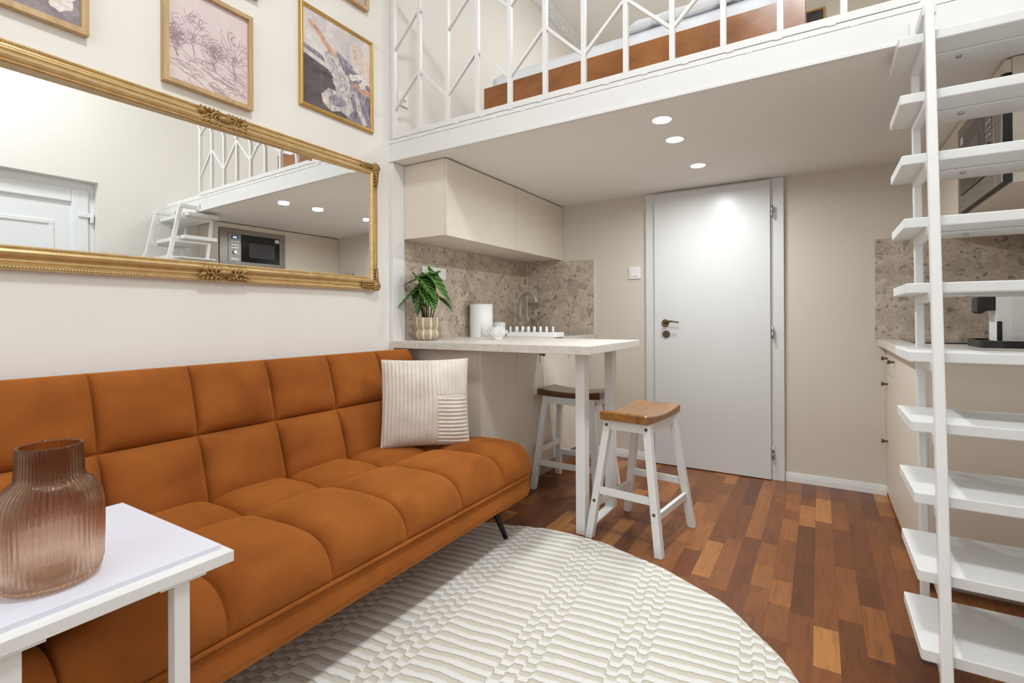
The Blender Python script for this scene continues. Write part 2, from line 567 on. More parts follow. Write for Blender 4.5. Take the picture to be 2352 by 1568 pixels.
class MB:
    def __init__(s):
        s.bm = bmesh.new()
        s.uv = None

    def quad(s, vs, mi=0, smooth=False):
        f = s.bm.faces.new(vs)
        f.material_index = mi
        f.smooth = smooth
        return f

    def box(s, x0, x1, y0, y1, z0, z1, mi=0):
        v = [s.bm.verts.new((x, y, z)) for x in (x0, x1) for y in (y0, y1) for z in (z0, z1)]
        for q in ((0, 1, 3, 2), (4, 6, 7, 5), (0, 4, 5, 1), (2, 3, 7, 6), (0, 2, 6, 4), (1, 5, 7, 3)):
            s.quad([v[i] for i in q], mi)
        return s

    def bar(s, p0, p1, w, h, ref=(0, 0, 1), mi=0, w1=None, h1=None):
        p0, p1 = Vector(p0), Vector(p1)
        d = (p1 - p0).normalized()
        a = d.cross(Vector(ref))
        if a.length < 1e-4:
            a = d.cross(Vector((1, 0, 0)))
        a.normalize()
        b = a.cross(d).normalized()
        w1 = w if w1 is None else w1
        h1 = h if h1 is None else h1
        ring = []
        for p, ww, hh in ((p0, w, h), (p1, w1, h1)):
            ring.append([s.bm.verts.new(p + a * (sx * ww / 2) + b * (sy * hh / 2)) for sx, sy in ((-1, -1), (1, -1), (1, 1), (-1, 1))])
        for i in range(4):
            j = (i + 1) % 4
            s.quad([ring[0][i], ring[0][j], ring[1][j], ring[1][i]], mi)
        s.quad(ring[0][::-1], mi)
        s.quad(ring[1], mi)
        return s

    def tube(s, pts, r, n=10, mi=0, caps=True):
        pts = [Vector(p) for p in pts]
        rs = r if isinstance(r, (list, tuple)) else [r] * len(pts)
        prev = None
        rings = []
        for i, p in enumerate(pts):
            d = (pts[min(i + 1, len(pts) - 1)] - pts[max(i - 1, 0)]).normalized()
            if prev is None:
                a = d.cross(Vector((0, 0, 1)))
                if a.length < 1e-3:
                    a = d.cross(Vector((1, 0, 0)))
            else:
                a = prev - d * prev.dot(d)
            a.normalize()
            prev = a
            b = d.cross(a)
            rings.append([s.bm.verts.new(p + (a * math.cos(2 * PI * k / n) + b * math.sin(2 * PI * k / n)) * rs[i]) for k in range(n)])
        for i in range(len(rings) - 1):
            for k in range(n):
                m = (k + 1) % n
                s.quad([rings[i][k], rings[i][m], rings[i + 1][m], rings[i + 1][k]], mi, True)
        if caps:
            s.quad(rings[0][::-1], mi)
            s.quad(rings[-1], mi)
        return s

    def lathe(s, c, prof, n=32, mi=0, rmod=None, axis='z', caps=(True, True), mif=None):
        c = Vector(c)
        rings = []
        for (r, h) in prof:
            ring = []
            for k in range(n):
                t = 2 * PI * k / n
                rr = r * (rmod(t, h, len(rings)) if rmod else 1)
                ca, sa = math.cos(t) * rr, math.sin(t) * rr
                v = {'z': (ca, sa, h), 'x': (h, ca, sa), 'y': (sa, h, ca)}[axis]
                ring.append(s.bm.verts.new(c + Vector(v)))
            rings.append(ring)
        for i in range(len(rings) - 1):
            for k in range(n):
                m = (k + 1) % n
                s.quad([rings[i][k], rings[i][m], rings[i + 1][m], rings[i + 1][k]], mif(k, i) if mif else mi, True)
        if caps[0]:
            s.quad(rings[0][::-1], mi)
        if caps[1]:
            s.quad(rings[-1], mi)
        return s

    def ball(s, c, r, nu=8, nv=6, mi=0):
        c = Vector(c)
        r = r if isinstance(r, (tuple, list)) else (r, r, r)
        top = s.bm.verts.new(c + Vector((0, 0, r[2])))
        bot = s.bm.verts.new(c - Vector((0, 0, r[2])))
        rings = []
        for j in range(1, nv):
            ph = PI * j / nv
            rings.append([s.bm.verts.new(c + Vector((r[0] * math.sin(ph) * math.cos(2 * PI * k / nu), r[1] * math.sin(ph) * math.sin(2 * PI * k / nu), r[2] * math.cos(ph)))) for k in range(nu)])
        for k in range(nu):
            m = (k + 1) % nu
            s.quad([top, rings[0][k], rings[0][m]], mi, True)
            s.quad([bot, rings[-1][m], rings[-1][k]], mi, True)
            for j in range(len(rings) - 1):
                s.quad([rings[j][k], rings[j + 1][k], rings[j + 1][m], rings[j][m]], mi, True)
        return s

    def grid(s, fn, nu, nv, mi=0, smooth=True, flip=False, uv=False):
        g = [[s.bm.verts.new(fn(i / nu, j / nv)) for j in range(nv + 1)] for i in range(nu + 1)]
        if uv and s.uv is None:
            s.uv = s.bm.loops.layers.uv.new('UVMap')
        for i in range(nu):
            for j in range(nv):
                q = [g[i][j], g[i + 1][j], g[i + 1][j + 1], g[i][j + 1]]
                uvs = [(i / nu, j / nv), ((i + 1) / nu, j / nv), ((i + 1) / nu, (j + 1) / nv), (i / nu, (j + 1) / nv)]
                if flip:
                    q = q[::-1]; uvs = uvs[::-1]
                f = s.quad(q, mi, smooth)
                if uv:
                    for l, t in zip(f.loops, uvs):
                        l[s.uv].uv = t
        return g

    def poly(s, pts, mi=0):
        return s.quad([s.bm.verts.new(p) for p in pts], mi)

    def prism(s, poly, axis, a, b, mi=0):
        """poly: 2D points in the two remaining axes (in x,y,z order), extruded from a to b along axis"""
        def P(u, v, w):
            return {'x': (w, u, v), 'y': (u, w, v), 'z': (u, v, w)}[axis]
        r0_ = [s.bm.verts.new(P(u, v, a)) for u, v in poly]
        r1_ = [s.bm.verts.new(P(u, v, b)) for u, v in poly]
        n = len(poly)
        for i in range(n):
            j = (i + 1) % n
            s.quad([r0_[i], r0_[j], r1_[j], r1_[i]], mi)
        s.quad(r0_[::-1], mi)
        s.quad(r1_, mi)
        return s

    def frame(s, y0, y1, z0, z1, prof, x, mi=0, smooth=False):
        """mitred picture frame on a wall facing +x; prof = [(inset, height)]"""
        rings = []
        for (d, h) in prof:
            rings.append([s.bm.verts.new((x + h, yy, zz)) for yy, zz in ((y0 + d, z0 + d), (y1 - d, z0 + d), (y1 - d, z1 - d), (y0 + d, z1 - d))])
        m = len(rings)
        for i in range(m):
            a, b = rings[i], rings[(i + 1) % m]
            for k in range(4):
                q = (k + 1) % 4
                s.quad([a[k], a[q], b[q], b[k]], mi, False)
        return s

    def build(s, name, mats, parent=None, bevel=0.0, seg=2, recalc=True, autosmooth=None, sub=0):
        if recalc:
            bmesh.ops.recalc_face_normals(s.bm, faces=s.bm.faces[:])
        me = bpy.data.meshes.new(name)
        if parent is not None:
            o = ORG[parent.name]
            bmesh.ops.translate(s.bm, vec=-o, verts=s.bm.verts[:])
        s.bm.to_mesh(me)
        s.bm.free()
        if not isinstance(mats, (list, tuple)):
            mats = [mats]
        for m in mats:
            me.materials.append(m)
        ob = bpy.data.objects.new(name, me)
        COL.objects.link(ob)
        if parent is not None:
            ob.parent = parent
            ORG[ob.name] = ORG[parent.name].copy()
        else:
            ORG[ob.name] = Vector((0, 0, 0))
        if bevel:
            b = ob.modifiers.new('bevel', 'BEVEL')
            b.width = bevel
            b.segments = seg
            b.limit_method = 'ANGLE'
            b.angle_limit = 0.6
            b.harden_normals = False
        if sub:
            u = ob.modifiers.new('sub', 'SUBSURF')
            u.levels = sub
            u.render_levels = sub
        return ob


def tag(o, label, cat, group=None, kind=None):
    o['label'] = label
    o['category'] = cat
    if group:
        o['group'] = group
    if kind:
        o['kind'] = kind
    return o


def thing(name, label, cat, loc=(0, 0, 0), group=None, kind=None):
    o = bpy.data.objects.new(name, None)
    o.empty_display_size = 0.1
    COL.objects.link(o)
    o.location = loc
    ORG[o.name] = Vector(loc)
    return tag(o, label, cat, group, kind)


def bx(name, mat, dims, parent=None, bevel=0.0):
    return MB().box(*dims).build(name, mat, parent, bevel)


def struct(name, mat, dims, label, cat, bevel=0.0):
    return tag(bx(name, mat, dims, None, bevel), label, cat, None, 'structure')


def dup(root):
    r = root.copy()
    COL.objects.link(r)
    for ch in list(root.children):
        c = ch.copy(); COL.objects.link(c); c.parent = r
        for g in list(ch.children):
            d = g.copy(); COL.objects.link(d); d.parent = c
    return r


# ------------------------------------------------------------------ the room
XL, XR, YF, YB, YBL = -2.158, 0.95, -1.7, 3.758, 5.2
ZL, ZLF, ZC = 2.0, 2.15, 3.98
T = 0.12
struct('floor', PARQ, (XL - T, XR + T, YF - T, YB + T, -0.1, 0), 'reddish brown parquet floor of short staves', 'floor')
struct('wall_left', WALL, (XL - T, XL, YF - T, YBL + T, -0.1, ZC), 'pale warm plaster wall behind the sofa and mirror', 'wall')
m = MB()
D2Y0, D2Y1, D2Z = 0.68, 1.645, 2.235
m.box(XR, XR + 0.3, YF - T, D2Y0, -0.1, ZC).box(XR, XR + 0.3, D2Y1, YBL + T, -0.1, ZC).box(XR, XR + 0.3, D2Y0, D2Y1, D2Z, ZC)
m.box(XR + 0.2, XR + 0.3, D2Y0, D2Y1, -0.1, D2Z)
tag(m.build('wall_right', WALL), 'plaster wall behind the ladder and the microwave cabinet', 'wall', None, 'structure')
struct('wall_back', WALL_B, (XL, XR, YB, YB + T, 0, ZL), 'beige wall around the white inner door under the loft', 'wall')
struct('wall_loft', WALL_B, (XL, XR, YBL, YBL + T, ZLF, ZC), 'beige wall at the far end of the sleeping loft', 'wall')
m = MB()
m.box(XL, -1.75, YF - T, YF, -0.1, ZC).box(0.55, XR, YF - T, YF, -0.1, ZC).box(-1.75, 0.55, YF - T, YF, -0.1, 0.8).box(-1.75, 0.55, YF - T, YF, 3.4, ZC)
tag(m.build('wall_front', WALL), 'plaster wall with the tall window, opposite the loft', 'wall', None, 'structure')
struct('ceiling', CEIL, (XL - T, XR + T, YF - T, YBL + T, ZC, ZC + 0.1), 'high plaster ceiling over the room and the loft', 'ceiling')
struct('ceiling_loft', CEIL, (XL, XR, 2.16, YBL, ZL, ZLF), 'pale grey slab of the sleeping loft, lit by three downlights', 'ceiling')

# window behind the camera
w1 = thing('window_1', 'tall white window in the wall opposite the loft', 'window', (-0.6, YF, 0.8), None, 'structure')
m = MB()
m.box(-1.75, -1.68, YF - 0.08, YF - 0.01, 0.8, 3.4).box(0.48, 0.55, YF - 0.08, YF - 0.01, 0.8, 3.4)
m.box(-1.68, 0.48, YF - 0.08, YF - 0.01, 0.8, 0.87).box(-1.68, 0.48, YF - 0.08, YF - 0.01, 3.33, 3.4)
m.box(-0.63, -0.57, YF - 0.08, YF - 0.01, 0.87, 3.33).box(-1.68, 0.48, YF - 0.08, YF - 0.01, 2.5, 2.56)
m.build('window_frame', PVC, w1, 0.004)
bx('window_glass', PANE, (-1.68, 0.48, YF - 0.05, YF - 0.045, 0.87, 3.33), w1)

# loft edge beam with its flange, angle strip and weld seams
m = MB()
m.box(XL, XR, 2.14, 2.158, ZL, 2.104)
m.box(XL, XR, 2.134, 2.158, 1.998, 2.012)
m.box(XL, XR, 2.142, 2.200, 2.107, 2.128)
for i in range(14):
    x = XL + 0.05 + i * 0.17
    for (zz, dx) in ((2.106, 0.0), (2.1285, -0.07)):
        for q in range(4):
            m.ball((x + dx + q * 0.006, 2.1405, zz), (0.006, 0.003, 0.004), 6, 4)
tag(m.build('trim_1', WHITE_M, None, 0.0015), 'white steel beam along the front edge of the loft', 'beam', None, 'structure')
t3 = thing('trim_2', 'white steel post on the left wall beside the kitchen', 'post', (XL, 2.2, 0), None, 'structure')
bx('post_face', WHITE, (XL, -2.132, 2.142, 2.238, 0, 1.998), t3, 0.002)
MB().lathe((-2.1315, 2.198, 1.524), [(0.006, 0), (0.006, 0.002), (0.003, 0.004)], 12, axis='x').build('screw', WHITE, t3)


def skirting(name, pts, z, label):
    """stepped white skirting board on a wall: pts = (x0, x1) on the back wall or (y0, y1) on the left loft wall"""
    m_ = MB()
    for (kind, a, b, pos, sgn) in pts:
        for (t, z0, z1) in ((0.014, 0.0, 0.034), (0.011, 0.034, 0.045), (0.008, 0.045, 0.054), (0.0045, 0.054, 0.060)):
            if kind == 'y':
                m_.box(a, b, pos - t, pos, z + z0, z + z1)
            else:
                m_.box(pos, pos + t, a, b, z + z0, z + z1)
    return tag(m_.build(name, WHITE, None, 0.0012), label, 'baseboard', None, 'structure')


skirting('baseboard_back', [('y', -0.194, 0.345, YB, 0), ('y', -1.575, -1.115, YB, 0)], 0, 'white grooved skirting board along the beige back wall')
skirting('baseboard_loft', [('x', 2.21, YBL, XL, 0)], ZLF, 'white skirting board along the left wall of the loft')

# cornice along the left wall of the loft and room
m = MB()
prof = [(0, 0), (0.012, 0), (0.016, 0.03), (0.035, 0.045), (0.05, 0.07), (0.055, 0.11), (0.085, 0.125), (0.10, 0.15), (0.10, 0.17), (0, 0.17)]
m.prism([(XL + a * 0.68, 3.864 + b * 0.68) for a, b in prof], 'y', YF, YBL)
y = 2.2
while y < YBL - 0.05:
    m.ball((XL + 0.036, y, 3.925), (0.020, 0.024, 0.025), 8, 6)
    m.ball((XL + 0.024, y + 0.034, 3.908), (0.013, 0.009, 0.021), 8, 6)
    for q in range(3):
        m.ball((XL + 0.016, y + q * 0.0227, 3.880), (0.008, 0.009, 0.009), 8, 6)
    y += 0.068
tag(m.build('trim_3', WHITE), 'white moulded cornice where the left loft wall meets the ceiling', 'cornice', None, 'structure')

# inner door under the loft
d1 = thing('door_1', 'white flush inner door with brass lever in the beige wall under the loft', 'door', (-0.65, YB, 0), None, 'structure')
m = MB()
m.box(-1.108, -1.020, 3.728, YB, 0, 1.998).box(-0.286, -0.196, 3.728, YB, 0, 1.998).box(-1.020, -0.286, 3.728, YB, 1.965, 1.998)
m.build('door_frame', DOORM, d1, 0.002)
dl = bx('door_leaf', DOORM, (-1.037, -0.274, 3.704, 3.744, 0.006, 1.983), d1, 0.002)
for hz in (1.772, 0.977, 0.185):
    mm = MB()
    mm.lathe((-0.262, 3.700, hz - 0.04), [(0.0075, 0), (0.0075, 0.037), (0.0065, 0.038), (0.0065, 0.042), (0.0075, 0.043), (0.0075, 0.08)], 14)
    mm.box(-0.270, -0.262, 3.700, 3.730, hz + 0.002, hz + 0.032)
    mm.build('hinge', STEEL, d1)
m = MB()
m.lathe((-0.958, 3.704, 1.038), [(0.025, -0.010), (0.027, -0.006), (0.027, 0)], 24, axis='y')
m.tube([(-0.958, 3.70, 1.038), (-0.958, 3.672, 1.038), (-0.952, 3.658, 1.042), (-0.93, 3.652, 1.049), (-0.90, 3.652, 1.050), (-0.87, 3.655, 1.046), (-0.855, 3.658, 1.041)],
       [0.009, 0.009, 0.009, 0.008, 0.0065, 0.006, 0.006], 10)
m.build('door_handle', BRASS, d1)
m = MB()
m.lathe((-0.952, 3.704, 0.957), [(0.025, -0.009), (0.027, -0.006), (0.027, 0)], 24, axis='y')
kh = m.build('keyhole_plate', BRASS, d1)
m = MB().box(-0.955, -0.949, 3.6935, 3.6965, 0.944, 0.962)
m.ball((-0.952, 3.695, 0.963), (0.006, 0.0018, 0.006), 10, 6)
m.build('keyhole', GAP, kh)

# entrance door in the right wall, seen in the mirror
d2 = thing('door_2', 'white plastic panelled entrance door, seen reflected in the gilt mirror', 'door', (XR, 1.2, 0), None, 'structure')
DX = XR + 0.10
m = MB()
m.box(DX, DX + 0.07, D2Y0, D2Y0 + 0.05, 0, D2Z).box(DX, DX + 0.07, D2Y1 - 0.05, D2Y1, 0, D2Z).box(DX, DX + 0.07, D2Y0 + 0.05, D2Y1 - 0.05, D2Z - 0.07, D2Z)
m.build('door_frame', PVC, d2, 0.003)
sa = (D2Y0 + 0.045, D2Y1 - 0.045, 0.01, D2Z - 0.065)
m = MB()
m.box(DX - 0.02, DX + 0.06, sa[0], sa[0] + 0.11, sa[2], sa[3]).box(DX - 0.02, DX + 0.06, sa[1] - 0.11, sa[1], sa[2], sa[3])
m.box(DX - 0.02, DX + 0.06, sa[0] + 0.11, sa[1] - 0.11, sa[3] - 0.11, sa[3]).box(DX - 0.02, DX + 0.06, sa[0] + 0.11, sa[1] - 0.11, sa[2], sa[2] + 0.11)
m.box(DX + 0.004, DX + 0.05, sa[0] + 0.09, sa[1] - 0.09, sa[2] + 0.09, sa[3] - 0.09)
leaf2 = m.build('door_leaf', PVC, d2, 0.006)
m = MB()
for (a, b, c, d) in ((sa[0] + 0.22, sa[1] - 0.22, 1.15, sa[3] - 0.28), (sa[0] + 0.22, sa[1] - 0.22, 0.25, 0.95)):
    m.box(DX - 0.006, DX + 0.006, a, b, d - 0.03, d).box(DX - 0.006, DX + 0.006, a, b, c, c + 0.03)
    m.box(DX - 0.0055, DX + 0.006, a, a + 0.03, c + 0.0305, d - 0.0305).box(DX - 0.0055, DX + 0.006, b - 0.03, b, c + 0.0305, d - 0.0305)
m.build('panel_moulding', PVC, leaf2, 0.002)
for hz in (1.96, 0.3):
    m = MB().box(DX - 0.034, DX - 0.02, D2Y1 - 0.115, D2Y1 - 0.02, hz - 0.018, hz + 0.018)
    m.lathe((DX - 0.022, D2Y1 - 0.022, hz - 0.06), [(0.014, 0), (0.014, 0.08)], 14)
    m.build('hinge', PVC, d2, 0.004)

# ------------------------------------------------------------------ downlights and lamps
for i, (lx, ly) in enumerate(DOWN):
    lab = ('round recessed downlight in the loft underside, nearest the beam', 'round recessed downlight in the loft underside, middle of the row',
           'round recessed downlight in the loft underside, closest to the inner door')[i]
    d = thing('downlight', lab, 'ceiling light', (lx, ly, ZL), 'recessed downlights under the loft')
    MB().lathe((lx, ly, ZL), [(0.040, -0.001), (0.047, -0.003), (0.051, -0.001), (0.051, 0)], 32, caps=(False, False)).build('trim_ring', WHITE, d)
    MB().lathe((lx, ly, ZL), [(0.040, -0.004), (0.040, 0.0)], 32).build('lens', EMIT, d)
for (lx, ly, r, lab) in ((-0.1, 0.6, 0.25, 'round white ceiling lamp above the sofa area'), (-0.6, 3.9, 0.30, 'round white ceiling lamp above the loft bed')):
    d = thing('ceiling_lamp', lab, 'ceiling light', (lx, ly, ZC))
    MB().lathe((lx, ly, ZC), [(r + 0.02, -0.10), (r + 0.02, 0)], 40).build('lamp_base', WHITE, d)
    MB().lathe((lx, ly, ZC), [(r, -0.13), (r, -0.10)], 40).build('diffuser', EMIT, d)

# ------------------------------------------------------------------ loft railing
rail = thing('railing', 'white metal loft railing with chevron bars above the beam', 'railing', (-0.9, 2.15, 2.13))
RY = 2.152
bars_x = [-2.128 + 0.2006 * i for i in range(12)] + [0.278]
bx('bottom_rail', WHITE_M, (-2.14, 0.29, RY - 0.012, RY + 0.012, 2.130, 2.160), rail, 0.002)
bx('top_rail', WHITE_M, (-2.14, 0.29, RY - 0.015, RY + 0.015, 2.965, 2.995), rail, 0.002)
for i, x in enumerate(bars_x):
    w = 0.011 if 0 < i < 12 else 0.013
    bx('newel_post' if i in (0, 12) else 'baluster', WHITE_M, (x - w, x + w, RY - w, RY + w, 2.160, 2.965), rail, 0.0015)
for tier in range(2):
    for i in range(12):
        zo, ze = 2.292 + tier * 0.352, 2.486 + tier * 0.352
        za, zb = (zo, ze) if i % 2 == 0 else (ze, zo)
        if zb > 2.9 or za > 2.9:
            continue
        if i >= 8 and tier == 1 and False:
            continue
        MB().bar((bars_x[i], RY - 0.001, za), (bars_x[i + 1], RY - 0.001, zb), 0.014, 0.017, (0, 1, 0)).build('chevron_bar', WHITE_M, rail, 0.001)

# ------------------------------------------------------------------ loft bed
bed = thing('bed', 'loft bed with a reddish wooden side board behind the railing', 'bed', (-0.94, 2.65, ZLF))
BX0, BX1, BY0, BY1 = -1.83, -0.048, 2.65, 4.05
bx('side_board', BEDW, (BX0, BX1, BY0, BY0 + 0.025, ZLF + 0.02, 2.55), bed, 0.002)
bx('side_board', BEDW, (BX0, BX1, BY1 - 0.025, BY1, ZLF + 0.02, 2.55), bed, 0.002)
bx('end_board', BEDW, (BX0, BX0 + 0.025, BY0 + 0.026, BY1 - 0.026, ZLF + 0.02, 2.55), bed, 0.002)
bx('end_board', BEDW, (BX1 - 0.025, BX1, BY0 + 0.026, BY1 - 0.026, ZLF + 0.02, 2.55), bed, 0.002)
bx('slat_base', BEDW, (BX0 + 0.026, BX1 - 0.026, BY0 + 0.026, BY1 - 0.026, 2.36, 2.40), bed)
for px_, py_ in ((BX0 + 0.06, BY0 + 0.06), (BX1 - 0.06, BY0 + 0.06), (BX0 + 0.06, BY1 - 0.06), (BX1 - 0.06, BY1 - 0.06)):
    bx('leg', BEDW, (px_ - 0.03, px_ + 0.03, py_ - 0.03, py_ + 0.03, ZLF + 0.0015, 2.36), bed)
m = MB()


def slab(fnz, x0, x1, y0, y1, zb, nx=40, ny=30):
    g = m.grid(lambda u, v: Vector((x0 + (x1 - x0) * u, y0 + (y1 - y0) * v, fnz(u, v))), nx, ny)
    gb = m.grid(lambda u, v: Vector((x0 + (x1 - x0) * u, y0 + (y1 - y0) * v, zb)), nx, ny, flip=True)
    for i in range(nx):
        m.quad([g[i][0], gb[i][0], gb[i + 1][0], g[i + 1][0]], 0, True)
        m.quad([g[i][ny], g[i + 1][ny], gb[i + 1][ny], gb[i][ny]], 0, True)
    for j in range(ny):
        m.quad([g[0][j], g[0][j + 1], gb[0][j + 1], gb[0][j]], 0, True)
        m.quad([g[nx][j], gb[nx][j], gb[nx][j + 1], g[nx][j + 1]], 0, True)


def edge(u, p=0.06):
    t = min(u, 1 - u) / p
    return 1 if t >= 1 else math.sqrt(max(0, 1 - (1 - t) ** 2))


slab(lambda u, v: 2.605 + 0.045 * min(edge(u, 0.012), edge(v, 0.014)) + 0.006 * noise.noise(Vector((u * 9, v * 6, 1))), BX0 + 0.05, BX1 - 0.03, BY0 + 0.03, BY1 - 0.03, 2.402)
tag(m.build('mattress', SHEET), 'white sheeted mattress on the wooden loft bed', 'mattress')
m = MB()
slab(lambda u, v: 2.66 + 0.075 * min(edge(u, 0.16), edge(v, 0.05)) + 0.014 * noise.noise(Vector((u * 7, v * 5, 3))), -0.93, -0.09, BY0 + 0.05, BY1 - 0.05, 2.659)
tag(m.build('duvet', SHEET), 'white folded duvet on the far right half of the loft mattress', 'duvet')

# dark framed print on the far wall of the loft
pr = thing('framed_poster', 'dark gold framed print on the far loft wall beyond the bed', 'picture', (-0.2, YBL, 3.5))
MB().box(-0.515, 0.040, YBL - 0.012, YBL - 0.001, 3.115, 3.785).build('print', POSTERM, pr)
m = MB()
m.box(-0.530, -0.515, YBL - 0.018, YBL, 3.10, 3.80).box(0.040, 0.055, YBL - 0.018, YBL, 3.10, 3.80).box(-0.515, 0.040, YBL - 0.018, YBL, 3.10, 3.115).box(-0.515, 0.040, YBL - 0.018, YBL, 3.785, 3.80)
m.build('frame', GOLDB, pr, 0.001)

# loft wall socket
so = thing('wall_socket', 'white socket with plug on the left loft wall behind the railing', 'socket', (XL, 2.25, 2.41))
bx('plate', WHITE, (XL, XL + 0.011, 2.205, 2.295, 2.368, 2.456), so, 0.003)
MB().lathe((XL + 0.011, 2.25, 2.412), [(0.020, 0), (0.020, 0.002), (0.016, 0.001), (0.015, 0.0005)], 24, axis='x').build('socket_ring', WHITE, so)
MB().lathe((XL + 0.011, 2.25, 2.412), [(0.014, 0), (0.014, 0.012), (0.010, 0.016)], 20, axis='x').build('plug', CERAM, so)

# ------------------------------------------------------------------ mirror
MY0, MY1, MZ0, MZ1 = 0.294, 2.020, 1.236, 1.946
mir = thing('mirror', 'long gilt framed mirror with ornate corners above the rust sofa', 'mirror', (XL, 1.157, 1.59))
prof = [(0, 0), (0, 0.022), (0.004, 0.028), (0.012, 0.030), (0.014, 0.026), (0.020, 0.027), (0.026, 0.034), (0.032, 0.034), (0.034, 0.030),
        (0.040, 0.034), (0.046, 0.044), (0.054, 0.048), (0.062, 0.044), (0.066, 0.038), (0.068, 0.040), (0.073, 0.040), (0.076, 0.034), (0.076, 0.0)]
MB().frame(MY0, MY1, MZ0, MZ1, prof, XL + 0.002).build('frame', GOLD, mir)


def bead_run(m_, d, h, step, r):
    y0, y1, z0, z1 = MY0 + d, MY1 - d, MZ0 + d, MZ1 - d
    n = int((y1 - y0) / step)
    for i in range(n + 1):
        yy = y0 + (y1 - y0) * i / n
        for zz in (z0, z1):
            m_.ball((XL + h, yy, zz), r, 5, 4)
    n = int((z1 - z0) / step)
    for i in range(1, n):
        zz = z0 + (z1 - z0) * i / n
        for yy in (y0, y1):
            m_.ball((XL + h, yy, zz), r, 5, 4)


m = MB()
bead_run(m, 0.008, 0.032, 0.0085, (0.004, 0.0045, 0.004))
bead_run(m, 0.0705, 0.042, 0.0065, (0.0028, 0.003, 0.0028))
m.build('beading', GOLD, mir)
# bevelled glass: a flat middle and a slanted border strip; it hangs very slightly turned in its frame
gl = MB()
gy0, gy1, gz0, gz1 = MY0 + 0.070, MY1 - 0.070, MZ0 + 0.070, MZ1 - 0.070
gyc = 1.157


def gx(yy):
    return -2.1345 + math.tan(0.0224) * (yy - gyc)


bw = 0.022
o_ = [(gy0, gz0), (gy1, gz0), (gy1, gz1), (gy0, gz1)]
i_ = [(gy0 + bw, gz0 + bw), (gy1 - bw, gz0 + bw), (gy1 - bw, gz1 - bw), (gy0 + bw, gz1 - bw)]
ov = [gl.bm.verts.new((gx(a) - 0.00018, a, b)) for a, b in o_]
iv = [gl.bm.verts.new((gx(a), a, b)) for a, b in i_]
bv = [gl.bm.verts.new((gx(a) - 0.004, a, b)) for a, b in o_]
gl.quad(iv)
for k in range(4):
    q = (k + 1) % 4
    gl.quad([ov[k], ov[q], iv[q], iv[k]])
    gl.quad([bv[k], bv[q], ov[q], ov[k]])
gl.quad(bv[::-1])
gl.build('mirror_glass', MIRR, mir)


def scroll(m_, c, r, turns, sy, sz, rad, mi=0, x0=0.044):
    pts = []
    n = int(14 * turns)
    rr = []
    for i in range(n + 1):
        t = i / n
        a = t * turns * 2 * PI
        q = r * (1 - 0.8 * t)
        pts.append((XL + x0 + 0.006 * t, c[0] + sy * q * math.cos(a), c[1] + sz * q * math.sin(a)))
        rr.append(rad * (1.0 - 0.5 * t))
    m_.tube(pts, rr, 6, mi)


def leaf_lobe(m_, p0, p1, w, h, x0):
    """a small curled acanthus lobe from p0 to p1 (y, z)"""
    p0, p1 = Vector(p0), Vector(p1)
    d = p1 - p0
    nrm = Vector((-d.y, d.x)).normalized()

    def fn(u, v):
        s_ = (u - 0.5) * 2
        wd = w * math.sin(PI * (0.12 + 0.85 * v)) * s_
        q = p0 + d * v + nrm * wd
        return Vector((XL + x0 + h * math.sin(PI * v) * (1 - 0.6 * s_ * s_) + 0.003 * (1 - abs(s_)), q.x, q.y))
    m_.grid(fn, 6, 8)


for (cy, cz, sy, sz) in ((MY1 - 0.030, MZ1 - 0.030, 1, 1), (MY1 - 0.030, MZ0 + 0.030, 1, -1), (MY0 + 0.030, MZ1 - 0.030, -1, 1), (MY0 + 0.030, MZ0 + 0.030, -1, -1)):
    m = MB()
    m.ball((XL + 0.040, cy, cz), (0.018, 0.030, 0.030), 12, 8)
    scroll(m, (cy + sy * 0.004, cz + sz * 0.004), 0.026, 1.6, sy, sz, 0.006)
    for (L, ax) in ((0.085, 0), (0.085, 1)):
        for q in range(5):
            t0 = 0.012 + q * 0.017
            off = 0.016 * (1 - q / 6)
            for sg in (-1, 1):
                if ax == 0:
                    a = (cy - sy * t0, cz + sg * 0.004); b = (cy - sy * (t0 + 0.016), cz + sg * (off + 0.010))
                else:
                    a = (cy + sg * 0.004, cz - sz * t0); b = (cy + sg * (off + 0.010), cz - sz * (t0 + 0.016))
                leaf_lobe(m, a, b, 0.008, 0.010, 0.040)
        if ax == 0:
            m.tube([(XL + 0.046, cy, cz), (XL + 0.050, cy - sy * 0.05, cz), (XL + 0.044, cy - sy * 0.105, cz)], [0.007, 0.006, 0.002], 8)
        else:
            m.tube([(XL + 0.046, cy, cz), (XL + 0.050, cy, cz - sz * 0.05), (XL + 0.044, cy, cz - sz * 0.105)], [0.007, 0.006, 0.002], 8)
    for a in range(7):
        an = a * 2 * PI / 7
        leaf_lobe(m, (cy + 0.010 * math.cos(an), cz + 0.010 * math.sin(an)), (cy + 0.036 * math.cos(an), cz + 0.036 * math.sin(an)), 0.009, 0.012, 0.042)
    m.build('corner_ornament', GOLDD, mir)
